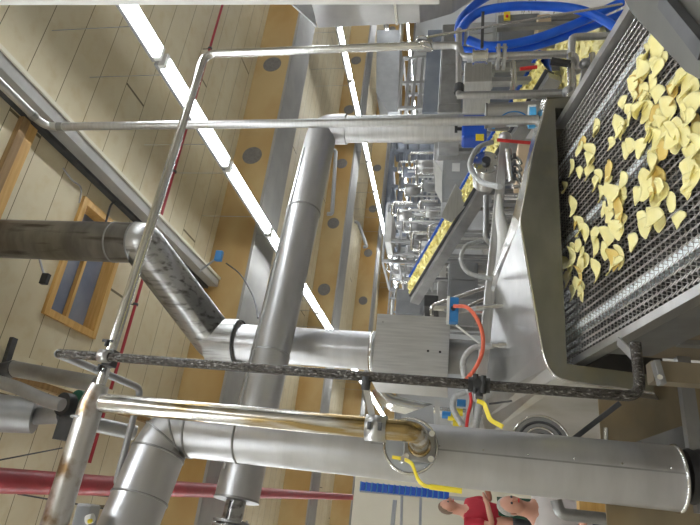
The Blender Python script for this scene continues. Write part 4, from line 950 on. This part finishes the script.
for px, py, mt, lb in cans:
    c = at(px, py, Y=3.9 + py * .001); rt = thing('canister', lb, 'canister', tuple(c - Z_ * .04))
    obj('body', MB().cyl(c - Z_ * .035, c + Z_ * .03, .028, seg=14), mt, rt); obj('cap', MB().cyl(c + Z_ * .03, c + Z_ * .045, .014, seg=10), 'white', rt)
cz = at(470, 415, Y=3.9).z - .04
tag(obj('canister_shelf', MB().box((.25, 3.85, at(468, 415, Y=3.9).z - .05), (.8, 4.45, at(468, 415, Y=3.9).z - .03)).box((.3, 4.4, 0), (.34, 4.44, at(468, 415, Y=3.9).z - .05)), 'dull'), 'steel shelf under the blue and yellow canisters', 'shelf')
flex('electric_cable', [at(470, 392, Y=3.2), at(471, 402, Y=3.2), at(468, 415, Y=3.2), at(466, 432, Y=3.2)], .009, 'redv', 'red cable hanging below the black ball valve', 'cable')
flex('flexible_hose', [at(466, 392, Y=3.3), at(456, 396, Y=3.3), at(453, 408, Y=3.3), at(462, 425, Y=3.3)], .018, 'hose', 'grey hose curling behind the black ball valve')
flex('flexible_hose', [at(480, 400, Y=3.3), at(478, 412, Y=3.3), at(474, 436, Y=3.3)], .022, 'hose', 'thick grey hose hanging right of the red cable')
flex('flexible_hose', [at(472, 400, Y=3.35), at(467, 416, Y=3.35), at(463, 436, Y=3.35)], .015, 'hose', 'thin grey hose hanging left of the red cable')

hr = at(540, 446, Y=2.56); trl = thing('ribbed_disc_cover', 'ribbed round cover peeking out behind the front duct below the hood', 'round cover', tuple(hr - Z_ * .13))
obj('disc', MB().cyl(hr, hr - Vector((0, .03, 0)), .125, seg=36), 'dull', trl)
for k in range(4): obj('rib', MB().torus(hr - Vector((0, .032, 0)), (0, 1, 0), .12 - .025 * k, .006, 36), 'dark' if k % 2 else 'bright', trl)

# lower strip: crate row, shelf, wooden beam
tb2 = thing('window_ledge_rack', 'long pale rack behind the row of blue crates at the bottom', 'rack', tuple(at(445, 498, Y=9)))
r0 = at(360, 489, Y=9.0); r1_ = at(462, 497, Y=9.0)
for i in range(16):
    px = 365 + 5.6 * i; py = 486.5 + .10 * (px - 365)
    c = at(px, py, Y=9)
    rt = thing('blue_crate', 'blue plastic crate in the tall stack behind the front duct', 'crate', tuple(c), 'blue crates in the tall stack')
    obj('crate_body', MB().box(c + Vector((-.06, 0, 0)), c + Vector((.06, .3, .075))), 'bluep', rt); obj('crate_rim', MB().box(c + Vector((-.068, -.01, .06)), c + Vector((.068, .31, .078))), 'bluebox', rt)
tl0 = at(360, 490.5, Y=9.05); tl1 = at(470, 499.5, Y=9.05)
obj('upright', MB().bar(tl0, tl1, .05, .05), 'grey', tb2)
obj('upright', MB().bar(at(395, 500, Y=9.4), at(392, 530, Y=9.4), .06, .06), 'grey', tb2)
for px in (402, 421):
    obj('crossbar', MB().bar(at(px, 492, Y=9.4), at(px - 1, 530, Y=9.4), .04, .04), 'grey', tb2)
tag(obj('white_partition', MB().box((-.8, 10.2, 0), (.55, 10.3, 3.3)), 'wall'), 'cream partition wall section behind the people', 'partition')
tgp = obj('grey_floor_pipe', MB().pipe([at(556, 500, Y=3.2), at(560, 514, Y=3.2), at(720, 531, Y=3.2)], .03, .06, 14), 'dull')
tag(tgp, 'grey elbowed pipe under the front duct at the bottom', 'pipe')
tyw = obj('wooden_beam', MB().bar(at(578, 508, Y=4.6), at(676, 521, Y=4.6), .10, .10), 'wood'); tag(tyw, 'yellow wooden batten behind the grey elbowed pipe', 'batten')
flex('electric_cable', [at(676, 524, Y=2.7), at(682, 517, Y=2.7), at(700, 515, Y=2.7)], .005, 'redv', 'thin red cable at the bottom right corner', 'cable')

# ------------------------------------------------------------------ people
def skin(name, joints, edges, rad, mat, parent, root=0, sub=1):
    off = base_of(parent); me = D.meshes.new(name); me.from_pydata([Vector(j) for j in joints], edges, []); me.materials.append(M[mat])
    o = D.objects.new(name, me); C.objects.link(o); o.parent = parent
    sk = o.modifiers.new('skin', 'SKIN')
    for i, v in enumerate(me.skin_vertices[0].data):
        r = rad[i]; v.radius = r if isinstance(r, tuple) else (r, r); v.use_root = (i == root)
    ss = o.modifiers.new('sub', 'SUBSURF'); ss.levels = ss.render_levels = sub + 1
    sk.use_smooth_shade = True
    return o
def person(label, loc, yaw, lean, top, apron, hair, arms, sit=0.):
    r = thing('person', label, 'person', loc)
    # joints in person space, facing -y
    def L(x, y, z):
        if z > .95: y -= (z - .95) * math.sin(lean); z = .95 + (z - .95) * math.cos(lean)
        return Vector((x, y, z - sit))
    J = [L(0, 0, .95), L(0, 0, 1.15), L(0, .01, 1.38), L(0, .0, 1.50), L(0, -.02, 1.60), L(0, -.03, 1.70)]
    Rr = [(.15, .11), (.14, .10), (.15, .10), .055, (.075, .085), (.07, .08)]
    E = [(0, 1), (1, 2), (2, 3), (3, 4), (4, 5)]
    for s_ in (-1, 1):
        b = len(J); J += [L(s_ * .17, .01, 1.42)]; Rr += [.055]; E += [(2, b)]
        el, wr, hd = [Vector(v) for v in arms]
        J += [L(s_ * el.x, el.y, el.z), L(s_ * wr.x, wr.y, wr.z), L(s_ * hd.x, hd.y, hd.z)]; Rr += [.042, .03, (.04, .02)]; E += [(b, b + 1), (b + 1, b + 2), (b + 2, b + 3)]
        hdp = L(s_ * hd.x, hd.y, hd.z); wd_ = (hdp - L(s_ * wr.x, wr.y, wr.z)).normalized()
        b2 = len(J); sdv = wd_.cross(Vector((0, 0, 1))).normalized()
        for f in range(4):
            o_ = (f - 1.5) * .02; J.append(hdp + sdv * o_ + wd_ * (.05 + .012 * (1 - abs(f - 1.5)))); Rr.append(.009); E.append((b + 3, b2 + f))
        J.append(hdp - wd_ * .01 + sdv * .05); Rr.append(.010); E.append((b + 3, b2 + 4))
        b = len(J); J += [Vector((s_ * .10, 0, .88 - sit)), Vector((s_ * .11, -.41 if sit else -.01, .48)), Vector((s_ * .11, -.40 if sit else .02, .09)), Vector((s_ * .12, -.55 if sit else -.15, .04))]; Rr += [.085, .06, .045, (.045, .035)]; E += [(0, b), (b, b + 1), (b + 1, b + 2), (b + 2, b + 3)]
    Q = Matrix.Rotation(yaw, 3, 'Z'); base = Vector(loc)
    W_ = lambda v: Q @ v + base
    off = lambda v: Q @ v
    skin('body', [off(j) for j in J], E, Rr, 'skin', r)
    hc_ = L(0, -.035, 1.665)
    hd_ = MB().ball(W_(hc_), .098, (.80, .98, 1.2), 18, 12); hdo = obj('head', hd_, 'skin', r)
    obj('hair', MB().ball(W_(hc_ + Vector((0, .022, .022))), .099, (.84, .93, 1.12), 16, 10), hair, hdo)
    fc_ = hc_ + Vector((0, -.094, 0))
    obj('nose', MB().ball(W_(fc_ + Vector((0, -.008, -.012))), .016, (.8, 1, 1.4)), 'skin', hdo)
    for s_ in (-1, 1):
        obj('eye', MB().ball(W_(fc_ + Vector((s_ * .03, .008, .012))), .011), 'dark', hdo); obj('ear', MB().ball(W_(hc_ + Vector((s_ * .08, 0, -.01))), .024, (.5, .8, 1.3)), 'skin', hdo)
    obj('mouth', MB().ball(W_(fc_ + Vector((0, .006, -.05))), .016, (1.4, .5, .4)), 'redv', hdo)
    # clothing
    T = [L(0, 0, .93), L(0, 0, 1.15), L(0, .01, 1.37), L(0, .0, 1.50)]; TR = [(.175, .135), (.165, .13), (.18, .13), .075]; TE = [(0, 1), (1, 2), (2, 3)]
    for s_ in (-1, 1):
        el = Vector(arms[0]); b = len(T); sh = L(s_ * .18, .01, 1.42); ev = L(s_ * el.x, el.y, el.z); T += [sh, sh.lerp(ev, .75)]; TR += [.07, .065]; TE += [(2, b), (b, b + 1)]
    skin('shirt', [off(j) for j in T], TE, TR, top, r)
    P = [Vector((0, 0, .95 - sit))]; PR = [(.16, .12)]; PE = []
    for s_ in (-1, 1):
        b = len(P); P += [Vector((s_ * .10, 0, .85 - sit * .95)), Vector((s_ * .11, -.41 if sit else -.01, .48)), Vector((s_ * .11, -.40 if sit else .02, .1))]; PR += [.10, .08, .07]; PE += [(0, b), (b, b + 1), (b + 1, b + 2)]
    skin('trousers', [off(j) for j in P], PE, PR, 'trous', r)
    if apron:
        aq = [L(-.17, -.14, 1.08), L(.17, -.14, 1.08), Vector((.2, -.155, .5)), Vector((-.2, -.155, .5))]
        obj('apron', MB().prism([W_(v) for v in aq], tuple(Q @ Vector((0, -.01, 0)))), apron, r)
    return r
h1 = at(449, 511, Y=7.6); h2 = at(511, 514, Y=5.6)
person('person in a red polo shirt and green apron with raised forearms behind the front duct', (h1.x, 7.6, h1.z - 1.66), .9, .05, 'polo', 'apron', 'hairb', ((.24, -.05, 1.15), (.16, -.28, 1.22), (.13, -.34, 1.25)))
person('grey-haired person in a white coat sitting low behind the front duct', (h2.x + .02, 5.62, 0), .5, .1, 'whitec', None, 'hair', ((.26, -.12, 1.16), (.2, -.34, 1.12), (.17, -.42, 1.12)), .53)
ts = thing('low_stool', 'low grey stool under the seated grey-haired person', 'stool', (h2.x + .02, 5.62, 0))
obj('seat', MB().box((h2.x - .14, 5.46, .27), (h2.x + .18, 5.80, .30)), 'grey', ts, .01)
for a in (-.12, .16):
    for b in (5.48, 5.76): obj('leg', MB().cyl((h2.x + a, b, 0), (h2.x + a, b, .27), .014, seg=8), 'dull', ts)
